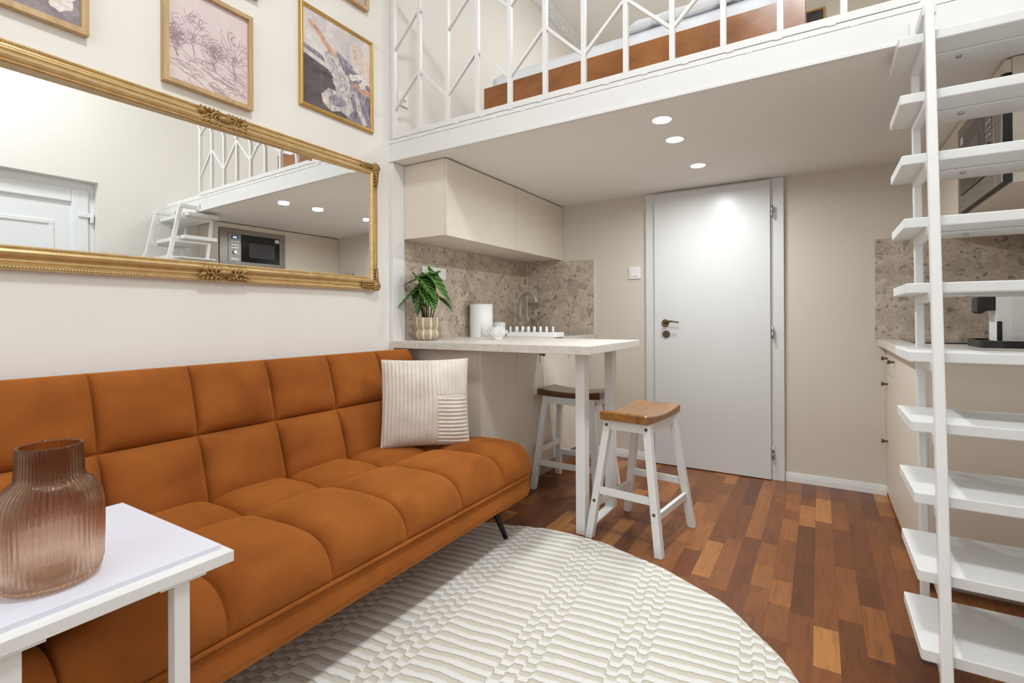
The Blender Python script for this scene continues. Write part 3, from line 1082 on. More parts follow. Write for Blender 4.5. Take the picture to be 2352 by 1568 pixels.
for cz, sz in ((MZ1 - 0.036, 1), (MZ0 + 0.036, -1)):
    m = MB()
    cy = 1.157
    m.ball((XL + 0.044, cy, cz), (0.020, 0.030, 0.016), 12, 8)
    for sg in (-1, 1):
        scroll(m, (cy + sg * 0.030, cz), 0.022, 1.5, sg, sz, 0.0055)
        scroll(m, (cy + sg * 0.062, cz - sz * 0.006), 0.018, 1.4, -sg, -sz, 0.005)
        for q in range(5):
            y0 = cy + sg * (0.012 + q * 0.017)
            leaf_lobe(m, (y0, cz + sz * 0.012), (y0 + sg * 0.014, cz + sz * 0.036), 0.008, 0.010, 0.036)
            leaf_lobe(m, (y0, cz - sz * 0.012), (y0 + sg * 0.014, cz - sz * 0.034), 0.008, 0.010, 0.038)
        leaf_lobe(m, (cy + sg * 0.07, cz), (cy + sg * 0.105, cz + sz * 0.02), 0.010, 0.012, 0.040)
        leaf_lobe(m, (cy + sg * 0.07, cz), (cy + sg * 0.100, cz - sz * 0.022), 0.010, 0.012, 0.040)
    m.build('centre_ornament', GOLDD, mir)


# ------------------------------------------------------------------ pictures on the left wall
def picture(label, y0, y1, z0, z1, w, depth, fmat, pmat, collage=None, rounded=False):
    p = thing('framed_picture', label, 'picture', (XL, (y0 + y1) / 2, (z0 + z1) / 2), 'framed prints above the mirror')
    if rounded:
        prof_ = [(0, 0.001), (0, depth * 0.55), (w * 0.2, depth * 0.9), (w * 0.5, depth), (w * 0.8, depth * 0.85), (w, depth * 0.6), (w, 0.001)]
    else:
        prof_ = [(0, 0.001), (0, depth), (w, depth), (w, 0.001)]
    MB().frame(y0, y1, z0, z1, prof_, XL).build('frame', fmat, p, 0.0012)
    pd = depth * 0.45
    m_ = MB()
    m_.box(XL + 0.001, XL + pd, y0 + w * 0.9, y1 - w * 0.9, z0 + w * 0.9, z1 - w * 0.9, 0)
    if collage:
        W, Hh = y1 - y0 - 2 * w, z1 - z0 - 2 * w
        for k_, (mi, pts) in enumerate(collage):
            m_.poly([(XL + pd + 0.0002 + 0.0022 * k_ / len(collage), y0 + w + W * a, z0 + w + Hh * b) for a, b in pts], mi)
    m_.build('print', pmat, p, recalc=not collage)
    MB().box(XL + pd + 0.003, XL + pd + 0.005, y0 + w * 0.9, y1 - w * 0.9, z0 + w * 0.9, z1 - w * 0.9).build('glazing', PANE, p)
    return p


def blob(cx, cy, rx, ry, n=18, jag=0.15, seed=0):
    rnd = random.Random(seed)
    return [(min(1, max(0, cx + rx * math.cos(2 * PI * i / n) * (1 + jag * (rnd.random() - 0.5) * 2))), min(1, max(0, cy + ry * math.sin(2 * PI * i / n) * (1 + jag * (rnd.random() - 0.5) * 2)))) for i in range(n)]


col3 = [
    (1, [(0, 0.52), (0.30, 0.47), (0.62, 0.40), (1, 0.50), (1, 0), (0, 0)]),
    (2, [(0, 0.62), (0.26, 0.585), (0.30, 0.52), (0, 0.575)]),
    (2, [(0.55, 0.56), (0.74, 0.60), (1, 0.52), (1, 0.0), (0.62, 0.0), (0.60, 0.3)]),
    (3, [(0.28, 0.64), (0.46, 0.71), (0.58, 0.62), (0.66, 0.45), (0.60, 0.36), (0.46, 0.36), (0.33, 0.47)]),
    (4, [(0.06, 0.885), (0.12, 0.905), (0.17, 0.87), (0.24, 0.83), (0.33, 0.755), (0.46, 0.69), (0.44, 0.625), (0.36, 0.655), (0.24, 0.745), (0.16, 0.825), (0.10, 0.84)]),
    (2, [(0.46, 0.72), (0.74, 0.62), (0.78, 0.52), (0.60, 0.50), (0.50, 0.60)]),
    (5, [(0.70, 0.90), (0.82, 0.90), (1, 0.80), (1, 0.48), (0.90, 0.52), (0.80, 0.62), (0.72, 0.74)]),
    (4, [(0.72, 0.44), (0.82, 0.46), (1, 0.43), (1, 0.36), (0.84, 0.38), (0.72, 0.41)]),
    (3, blob(0.56, 0.34, 0.15, 0.10, 18, 0.2, 2)),
    (3, [(0.24, 0.16), (0.34, 0.26), (0.46, 0.265), (0.56, 0.29), (0.68, 0.25), (0.72, 0.13), (0.64, 0.03), (0.52, 0.06), (0.40, 0.02), (0.28, 0.06)]),
    (2, blob(0.47, 0.15, 0.12, 0.065, 14, 0.25, 5)),
    (3, [(0.72, 0.36), (0.78, 0.36), (0.86, 0.16), (0.96, 0.02), (0.88, 0.0), (0.78, 0.14)]),
    (5, blob(0.30, 0.13, 0.05, 0.07, 10, 0.3, 8)),
]
for (a, b, s_) in ((0.76, 0.62, 1), (0.84, 0.56, 2), (0.86, 0.46, 3), (0.78, 0.53, 4), (0.90, 0.52, 5), (0.70, 0.50, 6)):
    for q in range(5):
        an = q * 2 * PI / 5 + s_
        col3.append((6, blob(a + 0.028 * math.cos(an), b + 0.022 * math.sin(an), 0.024, 0.018, 9, 0.2, s_ * 9 + q)))
# blossoms for the left print, pen strokes for the tree sketch
rnd = random.Random(12)
col1 = []
for (cx, cy, r_) in ((0.86, 0.16, 0.10), (0.66, 0.25, 0.11), (0.40, 0.13, 0.09), (0.30, 0.32, 0.12), (0.12, 0.20, 0.10), (0.74, 0.50, 0.12), (0.48, 0.55, 0.13), (0.20, 0.62, 0.12), (0.60, 0.80, 0.12), (0.86, 0.76, 0.10)):
    for q in range(7):
        an = q * 2 * PI / 7 + rnd.random()
        col1.append((1, blob(cx + r_ * 0.62 * math.cos(an), cy + r_ * 0.55 * math.sin(an), r_ * 0.52, r_ * 0.42, 14, 0.22, q + int(cx * 100))))
    for q in range(5):
        an = q * 2 * PI / 5 + rnd.random()
        col1.append((2 if q % 2 else 1, blob(cx + r_ * 0.28 * math.cos(an), cy + r_ * 0.25 * math.sin(an), r_ * 0.32, r_ * 0.26, 12, 0.25, q + 31)))
    col1.append((2, blob(cx, cy, r_ * 0.16, r_ * 0.13, 9, 0.2, 3)))
col2 = []


def stroke(pts, w=0.0026):
    """thin ribbon of quads along a polyline in print space"""
    for (ax, ay), (bx_, by_) in zip(pts, pts[1:]):
        if not (0 < ax < 1 and 0 < bx_ < 1 and 0 < ay < 1 and 0 < by_ < 1):
            continue
        dx, dy = bx_ - ax, by_ - ay
        l = math.hypot(dx, dy)
        if l < 1e-6:
            continue
        nx_, ny_ = -dy / l * w, dx / l * w * 0.87
        col2.append((1, [(ax - nx_, ay - ny_), (bx_ - nx_, by_ - ny_), (bx_ + nx_, by_ + ny_), (ax + nx_, ay + ny_)]))


def scallop(cx, cy, rx, ry, lobes, a0=0.0, a1=2 * PI, w=0.0026):
    pts = []
    n = lobes * 7
    ph = rnd.random() * 6
    for i_ in range(n + 1):
        a = a0 + (a1 - a0) * i_ / n
        k_ = 1 + 0.16 * abs(math.sin(a * lobes / 2 + ph)) + 0.05 * math.sin(a * 3 + ph)
        pts.append((cx + rx * k_ * math.cos(a), cy + ry * k_ * math.sin(a)))
    stroke(pts, w)


for (tx, ty, hgt, spr) in ((0.30, 0.42, 0.40, 0.24), (0.82, 0.34, 0.46, 0.24), (0.55, 0.36, 0.24, 0.16), (0.10, 0.36, 0.22, 0.12)):
    for q in range(3):
        x = tx + (q - 1) * 0.010
        stroke([(x + 0.02 * math.sin(t_ * 0.9 + q), ty - 0.10 + hgt * 0.62 * t_ / 8) for t_ in range(9)], 0.003)
    for q in range(9):
        a = PI * (0.12 + 0.76 * q / 8)
        bx0, by0 = tx, ty + hgt * (0.12 + 0.04 * (q % 4))
        stroke([(bx0 + math.cos(a) * spr * t_ / 6 + 0.008 * math.sin(t_ + q), by0 + math.sin(a) * hgt * 0.62 * t_ / 6 + 0.006 * math.cos(t_ * 2)) for t_ in range(7)], 0.0022)
    for q in range(30):
        a = rnd.random() * 2 * PI
        rr_ = math.sqrt(rnd.random())
        sz = 0.028 + rnd.random() * 0.042
        scallop(tx + spr * rr_ * math.cos(a), ty + hgt * 0.50 + hgt * 0.42 * rr_ * math.sin(a), sz, sz * 0.8, 5 + int(rnd.random() * 4), rnd.random() * 3, 3 + rnd.random() * 3.6, 0.0020)
for q in range(60):
    x, y = rnd.random() * 0.9, 0.03 + rnd.random() * 0.36
    L = 0.06 + rnd.random() * 0.26
    stroke([(x + L * t_ / 7, y - 0.30 * L * t_ / 7 + 0.008 * math.sin(t_ * 1.3 + q)) for t_ in range(8)], 0.0017)
for q in range(14):
    x, y = rnd.random(), 0.04 + rnd.random() * 0.30
    scallop(x, y, 0.05, 0.03, 7, 0.2, 3.0 + rnd.random() * 2, 0.0022)
picture('oak framed print of white blossoms above the left end of the mirror', 0.215, 0.708, 2.05, 2.62, 0.021, 0.030, OAKF, [FLOW, PFLOW, PPEACH, PLILAC], col1)
picture('oak framed pink tree sketch print above the middle of the mirror', 0.937, 1.291, 1.998, 2.41, 0.018, 0.032, OAKF, [SKET, SKLINE], col2)
picture('gold framed print with pale drapery and white flowers, closest to the loft', 1.536, 2.008, 2.123, 2.637, 0.022, 0.020, GOLDB, [PSKY, PDARK, PLILAC, PDRAPE, PSKIN, PGLOW, PFLOW], col3, True)
picture('oak framed pale print high above the gold framed drapery print', 1.62, 1.964, 2.787, 3.19, 0.018, 0.030, OAKF, PLEAFY)
picture('small oak framed print just above the pink tree sketch', 0.99, 1.322, 2.508, 2.92, 0.018, 0.030, OAKF, PLEAFY)

# ------------------------------------------------------------------ sofa
sofa = thing('sofa', 'rust orange velvet sofa bed with tufted squares and black legs', 'sofa', (-1.6, 1.27, 0))
YS = [0.055, 0.36, 0.668, 0.97, 1.279, 1.592, 1.905, 2.150]


def puff(u, v, p=3.4, e=0.46, front=False, end=0):
    a = max(0.0, 1 - abs(u) ** (12 if end * u > 0 else p))
    b = max(0.0, 1 - abs(v) ** p)
    if front and v > 0:
        b = max(0.0, 1 - v ** 2.2) ** 1.9
    return (a * b) ** e


def clus(t):
    """parameter 0..1 with samples clustered at both ends"""
    return 0.35 * t + 0.65 * (0.5 - 0.5 * math.cos(PI * t))


def tuft(paths, amps, front, nseg, ncol=34, seed=0):
    """paths: list of rows, each a list of (x, z); rows follow each other; amps: bulge per row"""
    m_ = MB()
    pts = []
    for ri, path in enumerate(paths):
        L = [0]
        for a, b in zip(path, path[1:]):
            L.append(L[-1] + math.hypot(b[0] - a[0], b[1] - a[1]))
        for k in range(nseg[ri] + (1 if ri == len(paths) - 1 else 0)):
            t = clus(k / nseg[ri])
            s_ = t * L[-1]
            for i in range(len(path) - 1):
                if s_ <= L[i + 1] + 1e-9:
                    f = (s_ - L[i]) / (L[i + 1] - L[i])
                    x = path[i][0] + (path[i + 1][0] - path[i][0]) * f
                    z = path[i][1] + (path[i + 1][1] - path[i][1]) * f
                    break
            pts.append((ri, t, x, z))
    # smoothed normals of the section
    nr = []
    for i in range(len(pts)):
        a = pts[max(i - 2, 0)]; b = pts[min(i + 2, len(pts) - 1)]
        dx, dz = b[2] - a[2], b[3] - a[3]
        l = math.hypot(dx, dz)
        nr.append((-dz / l, dx / l))
    rows = []
    ncell = len(YS) - 1
    for ci in range(ncell):
        for k in range(ncol + (1 if ci == ncell - 1 else 0)):
            t = clus(k / ncol)
            yy = YS[ci] + (YS[ci + 1] - YS[ci]) * t
            u = 2 * t - 1
            row = []
            for (ri, tv, x, z), (nx_, nz_) in zip(pts, nr):
                v = 2 * tv - 1
                h = amps[ri] * puff(u, v, front=(front and ri == 1), end=(1 if ci == ncell - 1 else (-1 if ci == 0 else 0)))
                dx_ = min(1 - abs(u), 1.0) * 0.15
                pinch = math.exp(-((1 - abs(u)) ** 2 + (1 - abs(v)) ** 2) / 0.10)
                h += 0.0065 * pinch * math.sin(26 * math.atan2(1 - abs(v), 1 - abs(u) + 1e-4) + ci * 2 + ri) * min(1, 6 * (1 - abs(u)) * (1 - abs(v)) * 4)
                h += 0.004 * noise.noise(Vector((yy * 6, x * 6 + z * 6, seed)))* puff(u, v)
                row.append(Vector((x + nx_ * h, yy, z + nz_ * h)))
            rows.append(row)
    return m_, rows


def skin(m_, rows):
    g = [[m_.bm.verts.new(p) for p in r] for r in rows]
    for i in range(len(g) - 1):
        for j in range(len(g[0]) - 1):
            m_.quad([g[i][j], g[i][j + 1], g[i + 1][j + 1], g[i + 1][j]], 0, True)
    return g


arc = [(-1.30 + 0.083 * math.sin(a), 0.312 + 0.095 * math.cos(a)) for a in [i * PI / 2 / 8 for i in range(9)]]
m, rows = tuft([[(-1.93, 0.392), (-1.64, 0.398)], [(-1.64, 0.398)] + arc], [0.056, 0.066], True, [26, 44], seed=1)
g = skin(m, rows)
NP = len(rows[0])
# close the ends and the underside of the cushion
for gi, yy in ((0, YS[0]), (-1, YS[-1])):
    base = [m.bm.verts.new((max(-1.93, min(-1.222, v.co.x)), yy, 0.308)) for v in g[gi]]
    for j in range(NP - 1):
        q = [g[gi][j], base[j], base[j + 1], g[gi][j + 1]]
        m.quad(q if gi == -1 else q[::-1], 0, True)
m.build('seat_cushion', VELV, sofa, recalc=True)
m = MB()
m.prism([(-1.97, 0.308), (-1.215, 0.308), (-1.212, 0.235), (-1.224, 0.205), (-1.254, 0.192), (-1.97, 0.192)], 'y', YS[0] + 0.004, YS[-1] - 0.006)
m.build('seat_base', VELV, sofa, 0.012, 3)
m = MB()
pp = [(-1.60, YS[-1] - 0.002, 0.310), (-1.26, YS[-1] - 0.002, 0.310), (-1.222, YS[-1] - 0.006, 0.310), (-1.210, YS[-1] - 0.03, 0.310)] + [(-1.210, YS[-1] - 0.06 - i * 0.1, 0.310) for i in range(21)]
m.tube(pp, 0.0065, 8)
m.build('piping', VELV, sofa)
m, rows = tuft([[(-2.045, 0.903), (-1.972, 0.648)], [(-1.972, 0.648), (-1.892, 0.385)]], [0.062, 0.066], False, [32, 32], seed=5)
rows = [list(reversed(r)) for r in rows]
g = skin(m, rows)
NP = len(rows[0])
back = []
for r_ in (0, len(g) - 1):
    pass
bk = []
for i, r_ in enumerate(g):
    yy = r_[0].co.y
    bk.append([m.bm.verts.new((-2.115, yy, 0.898)), m.bm.verts.new((-2.04, yy, 0.60)), m.bm.verts.new((-1.975, yy, 0.375))])
for i in range(len(g) - 1):
    m.quad([g[i][-1], g[i + 1][-1], bk[i + 1][0], bk[i][0]], 0, False)
    for j in range(2):
        m.quad([bk[i][j], bk[i + 1][j], bk[i + 1][j + 1], bk[i][j + 1]], 0, True)
    m.quad([bk[i][2], bk[i + 1][2], g[i + 1][0], g[i][0]], 0, False)
for e_ in (0, -1):
    cen = m.bm.verts.new((-2.0, g[e_][0].co.y, 0.64))
    loop = [v for v in g[e_]] + bk[e_]
    for a, b in zip(loop, loop[1:] + loop[:1]):
        m.quad([a, b, cen] if e_ == 0 else [b, a, cen])
m.build('backrest', VELV, sofa)
for (ax, ay, bx_, by_, zb) in ((-1.345, 1.995, -1.295, 2.045, 0.0155), (-1.345, 0.17, -1.295, 0.12, 0.0155), (-1.85, 1.995, -1.90, 2.045, 0.0), (-1.85, 0.17, -1.90, 0.12, 0.0)):
    MB().tube([(bx_, by_, zb), (ax, ay, 0.195)], [0.011, 0.018], 16).build('leg', BLACKM, sofa)

# ------------------------------------------------------------------ cushion
cu = Vector((0.745, 0.667, 0)).normalized()
lean = math.radians(11)
cn0 = Vector((cu.y, -cu.x, 0))
cv = (Vector((0, 0, 1)) * math.cos(lean) - cn0 * math.sin(lean)).normalized()
cnn = cu.cross(cv).normalized()
if cnn.dot(cn0) < 0:
    cnn = -cnn
C0 = Vector((-1.656, 1.880, 0.446))
cush = bpy.data.objects.new('tmp', None)
SZ = 0.435


def cush_side(sgn):
    def fn(u, v):
        a, b = (u - 0.5) * 2, (v - 0.5) * 2
        th = 0.075 * ((1 - abs(a) ** 2.6) * (1 - abs(b) ** 2.6)) ** 0.55 if abs(a) < 1 and abs(b) < 1 else 0
        ins = 1 - 0.035 * (1 - b * b) * abs(a) ** 3
        ins2 = 1 - 0.035 * (1 - a * a) * abs(b) ** 3
        env = min(1, 10 * min(1 - abs(a), 1 - abs(b)) + 0.35)
        if sgn > 0:
            if u > 0.635 and v < 0.565:
                h = abs(math.cos(PI * v * 13 / 0.565 + 0.25 * math.sin(u * 17))) ** 0.7 * 0.0085
            else:
                amp = 0.0085 if u < 0.62 else 0.0045
                h = abs(math.cos(PI * u * 22 + 0.35 * math.sin(v * 7 + u * 3))) ** 0.7 * amp
            if (0.62 < u < 0.645 and v < 0.58) or (0.55 < v < 0.572 and u > 0.63):
                h *= 0.3
        else:
            h = abs(math.cos(PI * u * 22)) ** 0.7 * 0.005
        h += 0.004 * noise.noise(Vector((u * 5, v * 5, 2)))
        p = C0 + cu * (a * ins * SZ / 2) + cv * ((b * ins2 + 1) * SZ / 2) + cnn * (sgn * (th + h * env) - 0.0)
        return p
    return fn


m = MB()
m.grid(cush_side(1), 200, 160)
m.grid(cush_side(-1), 100, 60, flip=True)
ob = m.build('throw_cushion', CORD, None, recalc=False)
tag(ob, 'square cream corduroy cushion leaning at the kitchen end of the sofa', 'cushion')

# ------------------------------------------------------------------ rug
RC, RR = Vector((-1.04, 1.118)), 1.15
ca, sa_ = math.cos(math.radians(7)), math.sin(math.radians(7))
m = MB()
N = 380
rnd = random.Random(4)
cols = [-1.4]
ws = []
k = 0
while cols[-1] < 1.4:
    w = 0.26 if k % 4 == 0 else 0.036
    if k % 8 == 4:
        w = 0.20
    cols.append(cols[-1] + w)
    k += 1


def pile(u, v):
    # u along the stripes, v across
    uu = u + 0.012 * noise.noise(Vector((u * 2, v * 3, 5)))
    c = 0
    e = 1
    for i in range(len(cols) - 1):
        if cols[i] <= uu < cols[i + 1]:
            c = i
            e = min(uu - cols[i], cols[i + 1] - uu)
            break
    ph = (v + 0.007 * noise.noise(Vector((u * 9, v * 12, 9))) + 0.003 * noise.noise(Vector((u * 40, v * 30, 4)))) / 0.045 + 0.5 * (c % 2)
    s_ = math.sin(2 * PI * ph)
    h = 0.5 + 0.5 * max(-1, min(1, s_ * 2.0))
    return h, ph + 20


grid = {}
cl = m.bm.verts.layers.float.new('row')
st = 2 * RR / N
for i in range(N + 1):
    for j in range(N + 1):
        x, yy = -RR + i * st, -RR + j * st
        rr = math.hypot(x, yy)
        lim = RR * (1 + 0.006 * math.sin(9 * math.atan2(yy, x)) + 0.004 * math.sin(23 * math.atan2(yy, x)))
        if rr > lim + st:
            continue
        if rr > lim:
            x *= lim / rr; yy *= lim / rr
        if RC.x + x < XL + 0.03:
            x = XL + 0.03 - RC.x
        u = x * ca + yy * sa_
        v = -x * sa_ + yy * ca
        h, row_ = pile(u, v)
        ez = 1.0 if rr < lim - 0.012 else max(0.25, (lim - rr) / 0.012)
        vt = m.bm.verts.new((RC.x + x, RC.y + yy, 0.0005 + ez * (0.009 + 0.0022 * h + 0.002 * noise.noise(Vector((x * 5, yy * 5, 0))))))
        vt[cl] = row_
        grid[(i, j)] = vt
for i in range(N):
    for j in range(N):
        q = [grid.get((i, j)), grid.get((i + 1, j)), grid.get((i + 1, j + 1)), grid.get((i, j + 1))]
        if all(q) and (q[0].co - q[2].co).length > 1e-5 and (q[1].co - q[3].co).length > 1e-5:
            m.quad(q, 0, True)
loose = [v for v in m.bm.verts if not v.link_faces]
bmesh.ops.delete(m.bm, geom=loose, context='VERTS')
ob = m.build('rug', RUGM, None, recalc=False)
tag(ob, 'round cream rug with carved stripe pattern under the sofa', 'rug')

# ------------------------------------------------------------------ side table in front of the sofa
TX0, TX1, TY0, TY1, TZ = -1.535, -1.040, 0.165, 0.585, 0.600
st_ = thing('side_table', 'white metal side table reaching over the sofa seat', 'side table', ((TX0 + TX1) / 2, (TY0 + TY1) / 2, 0))
m = MB()
fw_, fh_ = 0.036, 0.023
ro = [(TX0, TY0), (TX1, TY0), (TX1, TY1), (TX0, TY1)]
ri = [(TX0 + fw_, TY0 + fw_), (TX1 - fw_, TY0 + fw_), (TX1 - fw_, TY1 - fw_), (TX0 + fw_, TY1 - fw_)]
rg = [[m.bm.verts.new((a, b, zz)) for a, b in rr] for rr, zz in ((ro, TZ), (ri, TZ), (ri, TZ - fh_), (ro, TZ - fh_))]
for k in range(4):
    q = (k + 1) % 4
    for e in range(4):
        m.quad([rg[e][k], rg[e][q], rg[(e + 1) % 4][q], rg[(e + 1) % 4][k]])
m.build('top_frame', WHITE_M, st_, 0.0015)
bx('table_top', TABLEP, (TX0 + 0.006, TX1 - 0.028, TY0 + 0.02, TY1 - 0.012, TZ - 0.006, TZ + 0.010), st_, 0.001)
for yy in (0.490, 0.248):
    lg = bx('leg', WHITE_M, (TX1 - 0.037, TX1 - 0.010, yy - 0.014, yy + 0.014, 0.0145, TZ - fh_), st_, 0.002)
    m = MB().box(TX1 - 0.045, TX1 - 0.002, yy - 0.040, yy + 0.040, TZ - fh_ - 0.004, TZ - fh_)
    for sg in (-1, 1):
        m.lathe((TX1 - 0.02, yy + sg * 0.030, TZ - fh_ - 0.007), [(0.004, 0), (0.005, 0.003)], 10)
    m.build('mounting_plate', WHITE_M, lg)
    bx('foot_rail', WHITE_M, (TX0, TX1 - 0.010, yy - 0.014, yy + 0.014, 0.0145, 0.040), st_, 0.002)
bx('foot_rail', WHITE_M, (TX0 - 0.0, TX0 + 0.027, 0.263, 0.475, 0.0145, 0.040), st_, 0.002)

# woven tray on the sofa seat below the table
wt = thing('woven_tray', 'woven rattan tray on the sofa seat below the white side table', 'tray', (-1.5, 0.3, 0.46))
m = MB()
m.box(-1.60, -1.258, 0.10, 0.428, 0.474, 0.482).box(-1.60, -1.258, 0.416, 0.428, 0.482, 0.545).box(-1.60, -1.258, 0.10, 0.112, 0.482, 0.545)
m.box(-1.60, -1.588, 0.112, 0.416, 0.482, 0.545).box(-1.270, -1.258, 0.112, 0.416, 0.482, 0.545)
m.build('tray_body', RATT, wt, 0.003)
MB().tube([(-1.264, 0.106, 0.546), (-1.264, 0.422, 0.546), (-1.594, 0.422, 0.546), (-1.594, 0.106, 0.546), (-1.264, 0.106, 0.546)], 0.007, 8).build('rim', RATT, wt)

# vase
VC = Vector((-1.182, 0.333, TZ + 0.0103))


outer = [(0.055, 0.000), (0.064, 0.004), (0.071, 0.014), (0.0745, 0.030), (0.0755, 0.060), (0.0760, 0.100), (0.0755, 0.130), (0.0730, 0.150), (0.067, 0.166), (0.059, 0.177), (0.052, 0.183), (0.0490, 0.186), (0.0478, 0.192), (0.0468, 0.215), (0.0462, 0.243), (0.0452, 0.2455)]
inner = [(0.0428, 0.2455), (0.0422, 0.243), (0.0428, 0.215), (0.0438, 0.192), (0.0455, 0.184), (0.0500, 0.179), (0.057, 0.172), (0.0645, 0.162), (0.0700, 0.147), (0.0722, 0.130), (0.0727, 0.100), (0.0722, 0.060), (0.0712, 0.032), (0.066, 0.018), (0.056, 0.012)]
m = MB()
m.lathe(VC, outer + inner, 312, rmod=lambda t, h, i: 1 + (0.021 * math.cos(52 * t)) * (1 if h < 0.235 else max(0, 1 - (h - 0.235) / 0.009)) * (1 if i < 16 else 0.15))
ob = m.build('vase', SMOKE)
tag(ob, 'smoky brown ribbed glass vase with wide neck on the white side table', 'vase')

# ------------------------------------------------------------------ left kitchen: base units
XK = -1.575
UZ0, UZ1 = 0.105, 0.906


def knob(c, parent, axis, sgn):
    mm_ = MB()
    pr_ = [(0.007, 0.0), (0.0055, 0.004), (0.0055, 0.012), (0.008, 0.019), (0.0115, 0.024), (0.0125, 0.028), (0.011, 0.031), (0.004, 0.032)]
    mm_.lathe(c, [(r, sgn * h) for r, h in pr_], 18, axis=axis)
    return mm_.build('knob', BRASS, parent)


units = [(2.238, 2.625, 'beige kitchen base unit at the sofa end, under the bar', False),
         (2.625, 2.960, 'beige kitchen base unit with a brass knob, second from the sofa', True),
         (2.960, 3.385, 'beige kitchen sink base unit with a brass knob behind the stool', True),
         (3.385, 3.755, 'narrow plain beige base unit in the corner by the inner door', False)]
for (a, b, lab, kn) in units:
    c = thing('base_cabinet', lab, 'cabinet', ((XL + XK) / 2, (a + b) / 2, 0), 'beige base units along the left kitchen wall')
    m = MB()
    m.box(XL + 0.003, XK - (0.020 if a < 2.5 else 0.06), a + 0.0005, a + 0.018, UZ0, UZ1).box(XL + 0.003, XK - 0.06, b - 0.018, b - 0.0005, UZ0, UZ1)
    m.box(XL + 0.003, XK - 0.020, a + 0.018, b - 0.018, UZ0, UZ0 + 0.018).box(XL + 0.003, XL + 0.015, a + 0.018, b - 0.018, UZ0 + 0.018, UZ1)
    m.box(XL + 0.015, XK - 0.020, a + 0.018, b - 0.018, UZ1 - 0.018, UZ1)
    m.build('carcass', CABM, c, 0.001)
    bx('plinth', CABD, (XL + 0.01, XK - 0.055, a + 0.0005, b - 0.0005, 0, UZ0 - 0.001), c)
    dr = bx('door', CABM, (XK - 0.0185, XK, a + 0.0018, b - 0.0018, UZ0, UZ1 - 0.004), c, 0.0012)
    if kn:
        knob((XK, b - 0.035, 0.836), dr, 'x', 1)

# worktop and bar
ZW = 0.947
wk = thing('worktop', 'pale concrete look worktop along the left kitchen wall', 'worktop', (-1.83, 3.3, ZW))
bx('slab', WORK, (XL + 0.001, -1.515, 2.905, YB - 0.013, ZW - 0.040, ZW), wk, 0.0015)
bar_ = thing('breakfast_bar', 'pale concrete look breakfast bar on white square legs', 'table', (-1.2, 2.5, 0))
bx('bar_top', WORK, (XL + 0.001, -0.902, 2.139, 2.903, ZW - 0.040, ZW), bar_, 0.0018)
LX0, LX1 = -1.044, -0.995
for (a, b) in ((2.305, 2.365), (2.705, 2.765)):
    lg = bx('leg', WHITE_M, (LX0, LX1, a, b, 0.008, ZW - 0.046), bar_, 0.002)
m = MB().box(LX0, LX1, 2.305, 2.765, 0, 0.008)
for yy in (2.43, 2.64):
    m.lathe((-1.004, yy, 0.008), [(0.006, 0), (0.005, 0.002)], 10)
m.build('foot_plate', WHITE_M, bar_)
m = MB().box(LX0 - 0.06, LX1, 2.25, 2.82, ZW - 0.046, ZW - 0.0405)
m.build('top_plate', CABD, bar_)

# backsplash panels
sp = struct('trim_4', STONE, (XL, XL + 0.010, 2.240, YB - 0.011, ZW, 1.548), 'brown breccia stone splashback on the left kitchen wall', 'splashback')
struct('trim_5', STONE, (XL + 0.0105, -1.530, YB - 0.010, YB, ZW - 0.002, 1.546), 'brown breccia stone splashback behind the tap on the back wall', 'splashback')
struct('trim_6', STONE, (0.290, XR, YB - 0.010, YB, 0.945, 1.549), 'brown breccia stone splashback behind the hob on the right', 'splashback')
struct('trim_7', STONE, (XR - 0.010, XR, 2.53, YB - 0.011, 0.945, 1.549), 'brown breccia stone splashback on the right wall behind the coffee machine', 'splashback')
m = MB().box(XL + 0.0105, XL + 0.016, YB - 0.016, YB - 0.0105, ZW, 1.545)
tag(m.build('trim_8', CABM), 'thin pale corner strip between the two left splashbacks', 'trim', None, 'structure')
m = MB().box(-1.530, -1.526, YB - 0.011, YB, ZW, 1.547).box(XL + 0.011, -1.526, YB - 0.0112, YB, 1.546, 1.549)
tag(m.build('trim_9', CABM), 'thin pale edge strip around the splashback behind the tap', 'trim', None, 'structure')

# wall units on the left
XU = -1.806
for (a, b, lab) in ((2.240, 3.012, 'long beige wall cabinet at the sofa end, under the loft'), (3.012, 3.756, 'beige wall cabinet in the corner next to the inner door')):
    c = thing('wall_cabinet', lab, 'cabinet', (XL, (a + b) / 2, 1.78), 'beige wall cabinets over the left worktop')
    m = MB()
    m.box(XL + 0.001, XU - (0.020 if a < 2.5 else 0.06), a, a + 0.018, 1.556, 1.996).box(XL + 0.001, XU - 0.06, b - 0.018, b, 1.556, 1.996)
    m.box(XL + 0.001, XU - 0.020, a + 0.018, b - 0.018, 1.978, 1.996).box(XL + 0.001, XL + 0.012, a + 0.018, b - 0.018, 1.574, 1.978)
    m.box(XL + 0.001, -1.99, a + 0.018, b - 0.018, 1.556, 1.574).box(-1.985, XU - 0.020, a + 0.018, b - 0.018, 1.556, 1.574)
    m.build('carcass', CABM, c, 0.001)
    bx('door', CABM, (XU - 0.0185, XU, a + (0.000 if a < 2.5 else 0.0018), b - 0.0018, 1.552, 1.990), c, 0.0012)

